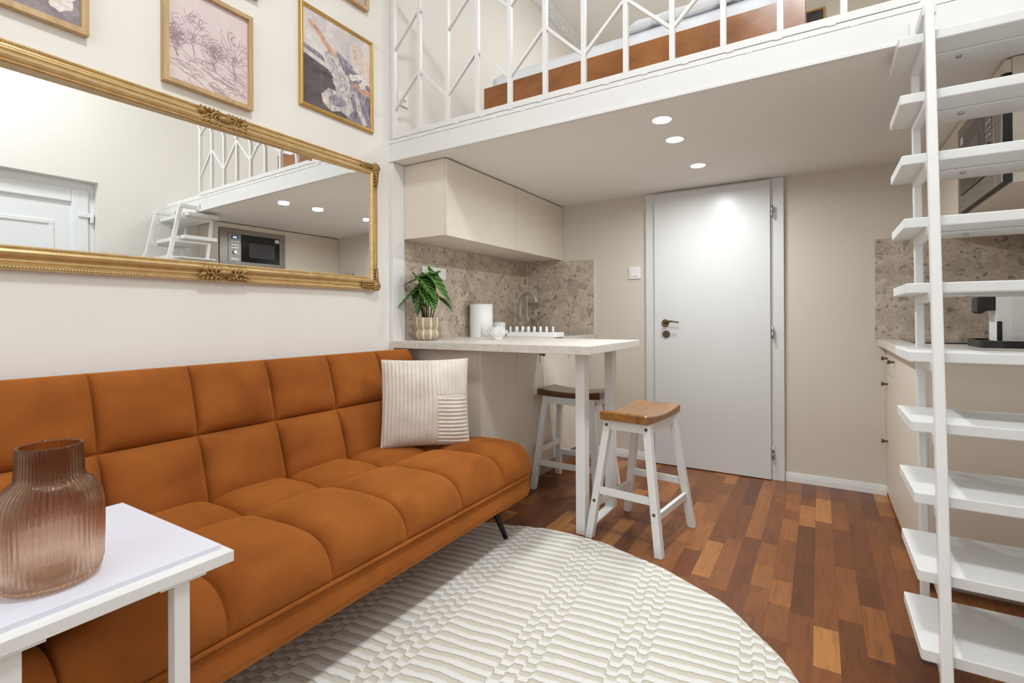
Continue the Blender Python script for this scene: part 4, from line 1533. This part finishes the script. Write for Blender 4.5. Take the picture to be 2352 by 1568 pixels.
# double wall socket behind the plant
so = thing('wall_socket', 'white double socket on the splashback behind the potted plant', 'socket', (XL + 0.010, 2.52, 1.375))
bx('plate', WHITE, (XL + 0.0101, XL + 0.020, 2.405, 2.640, 1.335, 1.412), so, 0.003)
for yy in (2.46, 2.585):
    MB().lathe((XL + 0.020, yy, 1.374), [(0.026, 0), (0.026, 0.003), (0.021, 0.002), (0.019, 0.0005)], 24, axis='x').build('socket_ring', WHITE, so)
so = thing('light_switch', 'white square light switch between the kitchen and the inner door', 'switch', (-1.2, YB, 1.42))
bx('plate', WHITE, (-1.247, -1.153, YB - 0.011, YB, 1.373, 1.467), so, 0.004)
bx('rocker', WHITE, (-1.229, -1.171, YB - 0.0165, YB - 0.0112, 1.391, 1.449), so, 0.003)

# tap
tp = thing('tap', 'champagne coloured swan neck tap at the kitchen sink', 'tap', (-2.03, 3.42, ZW))
TB = Vector((-2.025, 3.42, ZW))
m = MB()
m.lathe(TB, [(0.031, 0), (0.031, 0.004), (0.029, 0.006), (0.029, 0.10), (0.0175, 0.103)], 24)
m.build('body', CHAMP, tp)
dirv = Vector((0.93, -0.36, 0)).normalized()
pts = [TB + Vector((0, 0, 0.08)), TB + Vector((0, 0, 0.16)), TB + Vector((0, 0, 0.218))]
for i in range(1, 13):
    a = PI - i * PI / 12 * 0.93
    pts.append(TB + Vector((0, 0, 0.218)) + dirv * (0.102 + 0.102 * math.cos(a)) + Vector((0, 0, 0.102 * math.sin(a))))
m = MB().tube(pts, 0.0165, 16)
m.build('spout', CHAMP, tp)
m = MB().tube([TB + Vector((0.0, 0, 0.045)), TB + dirv * 0.085 + Vector((0, 0, 0.045))], 0.019, 14)
m.tube([TB + dirv * 0.075 + Vector((0, 0, 0.055)), TB + dirv * 0.115 + Vector((0, 0, 0.135))], [0.009, 0.006], 10)
m.build('handle', CHAMP, tp)

# sink rim
sk = thing('sink', 'champagne metal sink set in the worktop below the tap', 'sink', (-1.8, 3.45, ZW))
m = MB()
m.box(-2.08, -1.56, 3.24, 3.30, ZW + 0.0003, ZW + 0.005).box(-2.08, -1.56, 3.66, 3.70, ZW + 0.0003, ZW + 0.005).box(-1.60, -1.56, 3.30, 3.66, ZW + 0.0003, ZW + 0.005).box(-2.08, -1.96, 3.30, 3.66, ZW + 0.0003, ZW + 0.005)
m.build('rim', CHAMP, sk, 0.0015)
tp.location.z += 0.0055
tp.location.y += 0.0

# drying rack with pegs
dk = thing('drying_rack', 'long white peg drying rack beside the sink', 'rack', (-1.70, 3.08, ZW))
m = MB()
m.prism([(-1.90, 3.02), (-1.885, 3.005), (-1.515, 3.005), (-1.500, 3.02), (-1.500, 3.13), (-1.515, 3.145), (-1.885, 3.145), (-1.90, 3.13)], 'z', ZW + 0.0003, ZW + 0.032)
m.build('base', CERAM, dk, 0.003)
for i in range(7):
    for j in range(2):
        MB().lathe((-1.875 + i * 0.048 + j * 0.012, 3.035 + j * 0.075, ZW + 0.032), [(0.0085, 0), (0.0065, 0.035), (0.004, 0.040)], 12).build('peg', CERAM, dk)

# tumbler, soap dispenser
m = MB().lathe((-2.06, 3.16, ZW + 0.0003), [(0.050, 0), (0.054, 0.01), (0.054, 0.10), (0.051, 0.10), (0.050, 0.012), (0.01, 0.01)], 32)
tag(m.build('tumbler', CERAM), 'white ceramic tumbler between paper roll and tap', 'tumbler')
so = thing('soap_dispenser', 'small clear glass soap dispenser in the corner behind the tap', 'dispenser', (-1.93, 3.60, ZW + 0.006))
SB = Vector((-2.015, 3.685, ZW + 0.0056))
SB = Vector((-2.0, 3.68, ZW + 0.0056))
MB().lathe(SB, [(0.026, 0), (0.026, 0.10), (0.012, 0.118), (0.012, 0.125)], 20).build('bottle', CLEAR, so)
m = MB().lathe(SB + Vector((0, 0, 0.125)), [(0.013, 0), (0.013, 0.012), (0.004, 0.014), (0.004, 0.045)], 14)
m.tube([SB + Vector((0, 0, 0.168)), SB + Vector((0.045, -0.012, 0.166))], 0.004, 8)
m.build('pump', STEEL, so)

# paper towel roll
m = MB()
PR = Vector((-2.055, 2.93, ZW + 0.0003))
m.lathe(PR, [(0.082, 0.0), (0.082, 0.23), (0.020, 0.232), (0.020, 0.20)], 48, caps=(True, False))
for i in range(1):
    pass
m.grid(lambda u, v: PR + Vector((0.0825 * math.cos(-2.15 + u * 1.05) + (0.020 * u * u * (1 - v)), 0.0825 * math.sin(-2.15 + u * 1.05) - 0.014 * u * (1 - v), 0.0 + 0.229 * v)), 12, 6)
tag(m.build('paper_towel_roll', PAPER), 'white kitchen paper roll standing on the worktop', 'paper roll')

# lotus candle holder
LC = Vector((-1.705, 2.605, ZW + 0.0003))
lo = thing('lotus_bowl', 'white lotus flower shaped candle holder on the breakfast bar', 'candle holder', LC)
MB().lathe(LC, [(0.028, 0), (0.030, 0.004), (0.034, 0.014), (0.030, 0.018), (0.005, 0.016)], 24).build('base', CERAM, lo)
for (n, r1, h1, hw, ph) in ((9, 0.068, 0.050, 0.026, 0.0), (8, 0.050, 0.066, 0.023, 0.3), (6, 0.028, 0.074, 0.018, 0.1)):
    for i in range(n):
        an = ph + i * 2 * PI / n
        rad = Vector((math.cos(an), math.sin(an), 0))
        tan = Vector((-rad.y, rad.x, 0))
        mm = MB()

        def fn(u, v, off=0.0):
            s_ = (u - 0.5) * 2
            wd = hw * (math.sin(PI * (0.18 + 0.80 * v)) ** 0.8) * s_
            r_ = 0.020 + (r1 - 0.020) * (v ** 0.8)
            z_ = 0.008 + h1 * (v ** 1.25) * (1 if r1 > 0.03 else 1.0)
            cup = 0.010 * s_ * s_ * math.sin(PI * v)
            return LC + rad * (r_ - cup + off) + tan * wd + Vector((0, 0, z_ + cup * 0.4))
        mm.grid(fn, 6, 8)
        mm.grid(lambda u, v: fn(u, v, 0.0022), 6, 8, flip=True)
        mm.build('petal', CERAM, lo, recalc=False)

# potted plant
PC = Vector((-2.022, 2.315, ZW + 0.0003))
pl = thing('potted_plant', 'leafy plant with veined arrow leaves in a striped taupe pot', 'plant', PC)
pprof = [(0.044, 0), (0.056, 0.003), (0.066, 0.014), (0.0735, 0.030), (0.0735, 0.045), (0.067, 0.058), (0.0625, 0.064), (0.067, 0.070), (0.0745, 0.085), (0.0765, 0.105), (0.0745, 0.128), (0.072, 0.138), (0.066, 0.138), (0.068, 0.118)]
pot = MB().lathe(PC, pprof, 90, mif=lambda k_, i: 1 if (k_ % 9) in (0, 1) and 1 <= i <= 11 else 0).build('pot', [POTM, POTS], pl)
MB().lathe(PC, [(0.069, 0.116), (0.069, 0.120)], 24).build('soil', SOIL, pl)


def leaf(tip_dir, base, length, width, droop, twist):
    """arrow shaped drooping leaf: base point, heading (unit, horizontal + slope)"""
    d = Vector(tip_dir).normalized()
    side = d.cross(Vector((0, 0, 1))).normalized()
    side = (side * math.cos(twist) + Vector((0, 0, 1)) * math.sin(twist)).normalized()
    nrm = side.cross(d).normalized()
    b0 = Vector(base)

    def fn(u, v):
        s_ = (u - 0.5) * 2
        if v < 0.22:
            wv = 0.62 + 0.38 * (v / 0.22)
        else:
            wv = (1 - ((v - 0.22) / 0.78) ** 1.5)
        wv = max(wv, 0.0)
        wob = 1 + 0.018 * math.sin(v * 40)
        along = v
        if v < 0.22:
            along = v - (0.22 - v) * abs(s_) * 0.9
        p = b0 + d * (along * length) + side * (s_ * width * wv * wob * 0.5)
        p -= Vector((0, 0, 1)) * (droop * along * abs(along) * length)
        p += nrm * (0.16 * abs(s_) * width * wv + 0.0022 * math.sin(v * 40) * abs(s_))
        return p
    mm_ = MB()
    mm_.grid(fn, 14, 24, uv=True)
    return mm_.build('leaf', LEAF, pl, recalc=False)


# directions seen from the room: right vector rt0, towards the viewer -fw
RV, FV = r0, -fw
leaves = [
    # leaf base relative to the pot rim centre and heading, both as (right, towards the room, up); length, width, droop, twist
    ((-0.050, 0.02, 0.245), (0.107, 0.080, -0.121), 0.195, 0.155, 0.10, 0.05),
    ((0.010, 0.00, 0.262), (0.127, 0.020, -0.150), 0.225, 0.125, 0.14, -0.45),
    ((0.045, -0.01, 0.262), (-0.213, 0.020, -0.045), 0.230, 0.080, 0.22, 0.25),
    ((-0.030, 0.02, 0.178), (-0.133, 0.040, -0.105), 0.190, 0.080, 0.08, 0.35),
    ((0.000, 0.05, 0.150), (0.062, 0.070, -0.107), 0.145, 0.130, 0.05, 0.05),
    ((0.070, 0.01, 0.112), (0.088, 0.030, -0.060), 0.120, 0.070, 0.20, -0.10),
    ((-0.045, 0.00, 0.160), (-0.010, 0.030, -0.156), 0.155, 0.090, 0.02, 0.25),
    ((-0.040, 0.06, 0.075), (0.065, 0.050, -0.012), 0.075, 0.065, 0.20, 0.00),
    ((-0.020, -0.03, 0.200), (-0.020, -0.070, -0.010), 0.110, 0.085, 0.40, 0.10),
    ((-0.065, -0.02, 0.185), (0.070, 0.010, -0.050), 0.100, 0.070, 0.10, 0.20),
]
for (b, h, L, W, dr_, tw) in leaves:
    base = PC + Vector((0, 0, 0.138)) + RV * b[0] + FV * b[1] + Vector((0, 0, b[2]))
    hd = RV * h[0] + FV * h[1] + Vector((0, 0, h[2]))
    leaf(hd, base, L, W, dr_, tw)
    root = PC + Vector((0, 0, 0.119)) + RV * (b[0] * 0.4) + FV * (b[1] * 0.4)
    mid = (root + base) / 2 + Vector((0, 0, 0.02)) - RV * (h[0] * 0.012)
    MB().tube([root, root.lerp(mid, 0.6), mid, mid.lerp(base, 0.6), base], [0.0035, 0.003, 0.0028, 0.0026, 0.002], 7).build('stem', STEMM, pl)


# ------------------------------------------------------------------ stools
def make_stool(label, seat_mat, loc, rz):
    s = thing('bar_stool', label, 'stool', (0, 0, 0), 'white legged wooden bar stools')
    LY, LX, H = 0.43, 0.245, 0.632
    # saddle seat, long in y

    def top(u, v):
        yy = (v - 0.5) * LY
        xx = (u - 0.5) * LX
        t = abs(v - 0.5) * 2
        z = H - 0.020 * (1 - t ** 2.0) + 0.0 - 0.006 * max(0, (t - 0.9) / 0.1) ** 2
        e_ = max(0, (abs(u - 0.5) * 2 - 0.93) / 0.07)
        return Vector((xx, yy, z - 0.004 * e_ * e_))

    def bot(u, v):
        p = top(u, v)
        t = abs(v - 0.5) * 2
        sh = 0.985
        return Vector((p.x * sh, p.y * sh, H - 0.047 - 0.010 * (1 - t ** 2) * 0.6))
    mm_ = MB()
    nu, nv = 14, 30
    a = mm_.grid(top, nu, nv)
    b = mm_.grid(bot, nu, nv, flip=True)
    for i in range(nu):
        mm_.quad([a[i][0], b[i][0], b[i + 1][0], a[i + 1][0]])
        mm_.quad([a[i + 1][nv], b[i + 1][nv], b[i][nv], a[i][nv]])
    for j in range(nv):
        mm_.quad([a[0][j + 1], b[0][j + 1], b[0][j], a[0][j]])
        mm_.quad([a[nu][j], b[nu][j], b[nu][j + 1], a[nu][j + 1]])
    mm_.build('seat', seat_mat, s, 0.006, 3)
    fx, fy, tx, ty, zt = 0.178, 0.212, 0.098, 0.158, H - 0.050

    def at_(sx, sy, z):
        t = z / zt
        return Vector((sx * (fx + (tx - fx) * t), sy * (fy + (ty - fy) * t), z))
    for sx in (-1, 1):
        for sy in (-1, 1):
            lg_ = MB().bar(at_(sx, sy, 0.0), at_(sx, sy, zt), 0.036, 0.036, (0, 1, 0)).build('leg', WHITE_W, s, 0.0025)
            lg_me = lg_.data
            for v in lg_me.vertices:
                if v.co.z < 0.03:
                    v.co.z = 0.0
                elif v.co.z > zt - 0.03:
                    v.co.z = zt
            # bolt plugs on the short faces
            for zz in (zt - 0.025, 0.185):
                p = at_(sx, sy, zz)
                MB().lathe(p + Vector((0, sy * 0.0165, 0)), [(0.0075, 0), (0.0075, sy * 0.0035), (0.004, sy * 0.003)], 12, axis='y').build('bolt', BRASS, lg_)
    for sy in (-1, 1):
        MB().bar(at_(-1, sy, zt - 0.025), at_(1, sy, zt - 0.025), 0.020, 0.046, (0, 0, 1)).build('apron', WHITE_W, s, 0.002)
        MB().bar(at_(-1, sy, 0.235 if sy < 0 else 0.235), at_(1, sy, 0.235), 0.018, 0.034, (0, 0, 1)).build('stretcher', WHITE_W, s, 0.002)
    for sx in (-1, 1):
        MB().bar(at_(sx, -1, zt - 0.025), at_(sx, 1, zt - 0.025), 0.020, 0.046, (0, 0, 1)).build('apron', WHITE_W, s, 0.002)
        MB().bar(at_(sx, -1, 0.165), at_(sx, 1, 0.165), 0.018, 0.034, (0, 0, 1)).build('stretcher', WHITE_W, s, 0.002)
    s.location = loc
    s.rotation_euler = (0, 0, rz)
    return s


make_stool('white legged bar stool with honey brown saddle seat, in front of the bar legs', SEATW, (-0.766, 2.492, 0), math.radians(-7))
make_stool('white legged bar stool with dark brown seat, pushed in under the bar', SEATD, (-1.335, 2.95, 0), math.radians(90))

# ------------------------------------------------------------------ right kitchen
XRB, YRB = 0.345, 2.53
c = thing('base_cabinet', 'beige drawer unit below the hob, against the beige back wall', 'cabinet', (0.65, 3.6, 0), 'beige base units along the right wall')
m = MB().box(XRB + 0.020, XR - 0.003, 3.431, YB - 0.003, 0.105, 0.903)
m.build('carcass', CABM, c)
bx('plinth', CABD, (XRB + 0.055, XR - 0.003, 3.431, YB - 0.003, 0, 0.104), c)
for (z0, z1, kz) in ((0.742, 0.898, 0.829), (0.425, 0.738, 0.677), (0.022, 0.421, 0.337)):
    dd = bx('drawer', CABM, (XRB, XRB + 0.0185, 3.4325, YB - 0.0045, z0, z1), c, 0.0012)
    knob((XRB, 3.70, kz), dd, 'x', -1)
c = thing('base_cabinet', 'beige base unit with one knob beside the ladder', 'cabinet', (0.65, 3.0, 0), 'beige base units along the right wall')
m = MB().box(XRB + 0.020, XR - 0.003, YRB + 0.0195, 3.4295, 0.105, 0.903)
m.build('carcass', CABM, c)
bx('end_panel', CABM, (XRB + 0.0188, XR - 0.003, YRB, YRB + 0.019, 0.105, 0.903), c, 0.001)
bx('plinth', CABD, (XRB + 0.055, XR - 0.003, YRB + 0.055, 3.4295, 0, 0.104), c)
dd = bx('door', CABM, (XRB, XRB + 0.0185, YRB, 3.4285, 0.022, 0.898), c, 0.0012)
knob((XRB, 3.385, 0.831), dd, 'x', -1)
ZR = 0.944
tag(bx('worktop', WORK, (XRB - 0.045, XR - 0.011, YRB - 0.012, YB - 0.011, ZR - 0.040, ZR), None, 0.0015), 'pale worktop on the right with the hob and coffee machine', 'worktop')
hb = thing('hob', 'black glass hob let into the right worktop', 'hob', (0.62, 3.45, ZR))
bx('glass_top', DARKGL, (0.40, 0.91, 3.18, 3.69, ZR + 0.0003, ZR + 0.006), hb, 0.0015)

# tray and coffee machine
tr = MB()
poly = []
for (cx, cy, a0) in ((0.655, 2.875, PI), (0.845, 2.875, 1.5 * PI), (0.845, 3.045, 0), (0.655, 3.045, 0.5 * PI)):
    for i in range(17):
        a = a0 + i * PI / 32
        poly.append((cx + 0.075 * math.cos(a), cy + 0.075 * math.sin(a)))
tr.prism(poly, 'z', ZR + 0.0003, ZR + 0.008)
ring = [(a, b) for a, b in poly]
n = len(ring)
cxm, cym = 0.75, 2.96
for i in range(n):
    a, b = ring[i], ring[(i + 1) % n]
    ia = (cxm + (a[0] - cxm) * 0.965, cym + (a[1] - cym) * 0.965)
    ib = (cxm + (b[0] - cxm) * 0.965, cym + (b[1] - cym) * 0.965)
    z0, z1 = ZR + 0.008, ZR + 0.032
    vs = [tr.bm.verts.new(p) for p in ((*a, z0), (*b, z0), (*b, z1), (*a, z1), (*ia, z0), (*ib, z0), (*ib, z1), (*ia, z1))]
    for q in ((0, 1, 2, 3), (5, 4, 7, 6), (3, 2, 6, 7)):
        tr.quad([vs[k_] for k_ in q])
tag(tr.build('serving_tray', BLACK, None, recalc=True), 'black rounded serving tray under the coffee machine', 'tray')
cm = thing('coffee_machine', 'white ribbed capsule coffee machine with black head on the black tray', 'coffee machine', (0.76, 2.96, ZR + 0.009))
ZT = ZR + 0.0085
YA, YBm = 2.905, 3.015
m = MB()
m.prism([(0.645, ZT), (0.885, ZT), (0.885, ZT + 0.22), (0.870, ZT + 0.235), (0.665, ZT + 0.235), (0.645, ZT + 0.22)], 'y', YA, YBm)
z = ZT + 0.03
while z < ZT + 0.215:
    m.box(0.690, 0.880, YA - 0.0015, YA, z, z + 0.0025)
    z += 0.006
m.build('body', CERAM, cm, 0.003)
m = MB()
m.prism([(0.585, ZT + 0.145), (0.598, ZT + 0.135), (0.618, ZT + 0.150), (0.660, ZT + 0.150), (0.660, ZT + 0.225), (0.600, ZT + 0.225), (0.585, ZT + 0.205)], 'y', YA + 0.008, YBm - 0.008)
m.build('brew_head', BLACK, cm, 0.004)
bx('drip_column', BLACK, (0.6455, 0.664, YA - 0.002, YBm, ZT + 0.02, ZT + 0.105), cm, 0.004)
m = MB().box(0.560 + 0.03, 0.645, YA + 0.01, YBm - 0.01, ZT, ZT + 0.02)
m.build('drip_tray', BLACK, cm, 0.003)

# right wall units: microwave housing and cupboard
XW = 0.585
c = thing('wall_cabinet', 'beige wall cabinet holding the built-in microwave behind the ladder', 'cabinet', (0.76, 2.77, 1.78), 'beige wall cabinets on the right')
m = MB()
m.box(XW + 0.001, XR - 0.001, 2.440, 2.458, 1.552, 1.996).box(XW + 0.001, XR - 0.001, 3.072, 3.090, 1.552, 1.996)
m.box(XW + 0.001, XR - 0.001, 2.458, 3.072, 1.552, 1.568).box(XW + 0.001, XR - 0.001, 2.458, 3.072, 1.978, 1.996).box(XR - 0.02, XR - 0.001, 2.458, 3.072, 1.568, 1.978)
m.build('carcass', CABM, c, 0.001)
bx('filler_panel', CABM, (XW - 0.018, XW, 2.442, 3.088, 1.945, 1.990), c, 0.001)
c = thing('wall_cabinet', 'beige wall cabinet between the microwave and the back wall', 'cabinet', (0.76, 3.42, 1.78), 'beige wall cabinets on the right')
bx('carcass', CABM, (XW + 0.001, XR - 0.001, 3.091, YB - 0.002, 1.552, 1.996), c, 0.001)
bx('door', CABM, (XW - 0.018, XW, 3.0925, YB - 0.003, 1.550, 1.990), c, 0.0012)
mw = thing('microwave', 'stainless built-in microwave with a black door, behind the ladder', 'microwave', (0.7, 2.765, 1.75))
XM = 0.562
y0, y1, z0, z1 = 2.438, 3.090, 1.556, 1.942
bx('housing', BLACK, (XM + 0.004, 0.90, 2.462, 3.066, 1.575, 1.930), mw)
m = MB()
m.box(XM - 0.001, XM + 0.022, y0 + 0.001, y1 - 0.001, z0 + 0.001, z1 - 0.001)
m.build('bezel_back', BLACK, mw)
fz = MB()
fa = (y0 + 0.075, y1 - 0.06, z0 + 0.07, z1 - 0.045)
fz.box(XM - 0.006, XM - 0.001, y0, fa[0], z0, z1).box(XM - 0.006, XM - 0.001, fa[1], y1, z0, z1).box(XM - 0.006, XM - 0.001, fa[0], fa[1], z0, fa[2]).box(XM - 0.006, XM - 0.001, fa[0], fa[1], fa[3], z1)
fz.build('bezel', BRUSH, mw, 0.0015)
cp = bx('control_panel', BRUSH, (XM - 0.009, XM - 0.001, fa[0] + 0.002, fa[0] + 0.122, fa[2] + 0.002, fa[3] - 0.002), mw, 0.0015)
dr = bx('door', DARKGL, (XM - 0.009, XM - 0.001, fa[0] + 0.125, fa[1] - 0.002, fa[2] + 0.002, fa[3] - 0.002), mw, 0.0015)
bx('door_window', WINGL, (XM - 0.0096, XM - 0.0092, fa[0] + 0.20, fa[1] - 0.055, fa[2] + 0.055, fa[3] - 0.075), dr)
bx('sticker', WHITE, (XM - 0.0096, XM - 0.0092, fa[1] - 0.052, fa[1] - 0.008, fa[3] - 0.045, fa[3] - 0.012), dr)
py0 = fa[0] + 0.002
ds = bx('display', BLACK, (XM - 0.0098, XM - 0.0090, py0 + 0.028, py0 + 0.092, fa[3] - 0.052, fa[3] - 0.020), cp)
m = MB()
for q in range(4):
    yy = py0 + 0.042 + q * 0.010
    m.box(XM - 0.0105, XM - 0.0099, yy, yy + 0.0015, fa[3] - 0.044, fa[3] - 0.029).box(XM - 0.0105, XM - 0.0099, yy + 0.005, yy + 0.0065, fa[3] - 0.044, fa[3] - 0.029)
    m.box(XM - 0.0105, XM - 0.0099, yy, yy + 0.0065, fa[3] - 0.030, fa[3] - 0.029).box(XM - 0.0105, XM - 0.0099, yy, yy + 0.0065, fa[3] - 0.044, fa[3] - 0.043)
m.build('display_digits', DISPLAY, cp)
for q in range(3):
    MB().lathe((XM - 0.009, py0 + 0.032 + q * 0.028, fa[3] - 0.080), [(0.0085, 0), (0.0085, -0.004), (0.006, -0.005)], 14, axis='x').build('button', STEEL, cp)
for q in range(2):
    bx('button', STEEL, (XM - 0.013, XM - 0.009, py0 + 0.025, py0 + 0.095, fa[3] - 0.113 - q * 0.027, fa[3] - 0.104 - q * 0.027), cp, 0.003)
MB().lathe((XM - 0.009, py0 + 0.060, fa[3] - 0.178), [(0.021, 0), (0.019, -0.014), (0.016, -0.016)], 28, axis='x').build('dial', STEEL, cp)
bx('button', STEEL, (XM - 0.012, XM - 0.009, py0 + 0.022, py0 + 0.098, fa[2] + 0.014, fa[2] + 0.040), cp, 0.002)

# ------------------------------------------------------------------ ladder stairs to the loft
lad = thing('ladder', 'steep white ladder stairs with wide treads up to the loft', 'ladder', (0.53, 1.9, 0))
NT_ = 10
TRZ = (0.228, 0.410, 0.599, 0.785, 0.978, 1.177, 1.376, 1.578, 1.778, 1.974)
TRF = (1.643, 1.690, 1.742, 1.792, 1.836, 1.876, 1.921, 1.962, 1.995, 2.027)
TRB = (1.959, 2.000, 2.045, 2.088, 2.135, 2.180, 2.215, 2.242, 2.258, 2.276)
fb, ft = Vector((0.264, 1.585, 0.0)), Vector((0.293, 2.005, 2.040))
rb, rtp = Vector((0.281, 2.010, 0.0)), Vector((0.290, 2.245, 1.935))
DXR = 0.47


def fpt(z, off):
    t = z / 2.040
    return fb.lerp(ft, t) + Vector((off, 0, 0))


def rpt(z, off):
    t = z / 1.935
    return rb.lerp(rtp, t) + Vector((off, 0, 0))


for off in (0.0, DXR):
    MB().bar(fb + Vector((off, 0, 0)), ft + Vector((off, 0, 0)), 0.024, 0.032, (0, 1, 0)).build('front_stringer', WHITE_M, lad, 0.004, 3)
    MB().bar(rb + Vector((off, 0, 0.012)), rtp + Vector((off, 0, 0)), 0.023, 0.026, (0, 1, 0)).build('rear_stringer', WHITE_M, lad, 0.004, 3)
    bx('foot_cap', STEEL, (rb.x + off - 0.012, rb.x + off + 0.012, 1.997, 2.026, 0, 0.012), lad)
    m = MB().bar(ft + Vector((off, -0.014, -0.014)), (ft.x + off, 2.139, 2.026), 0.034, 0.030)
    m.bar((ft.x + off - 0.012, 2.133, 2.002), (ft.x + off - 0.012, 2.133, 2.06), 0.040, 0.010, (0, 1, 0))
    m.build('beam_bracket', WHITE_M, lad, 0.002)
for i in range(NT_):
    z = TRZ[i]
    yf = TRF[i]
    yb = TRB[i]
    x0, x1 = 0.220, 0.835
    mid = (yf + yb) / 2
    ch = 0.012
    m = MB()
    m.prism([(x0, yb), (x0, yf + 0.005), (x0 + 0.005, yf), (x1 - 0.005, yf), (x1, yf + 0.005), (x1, yb)], 'z', z - 0.030, z)
    td = m.build('tread', WHITE_W, lad, 0.003)
    for off in (0.0, DXR):
        a = fpt(z - 0.042, off)
        b = rpt(min(z - 0.042, 1.935), off)
        MB().bar(a, b, 0.023, 0.026).build('tread_bearer', WHITE_M, lad, 0.002)
    sx = fpt(z, 0).x + 0.012
    sp_ = bx('support_plate', WHITE_M, (sx, sx + DXR - 0.026, mid - 0.012, yb - 0.012, z - 0.0362, z - 0.0305), td, 0.001)
    for yy in (mid + 0.028,):
        MB().lathe((0.395, yy, z - 0.0415), [(0.0075, 0), (0.0085, 0.0055)], 10).build('bolt', STEEL, td)
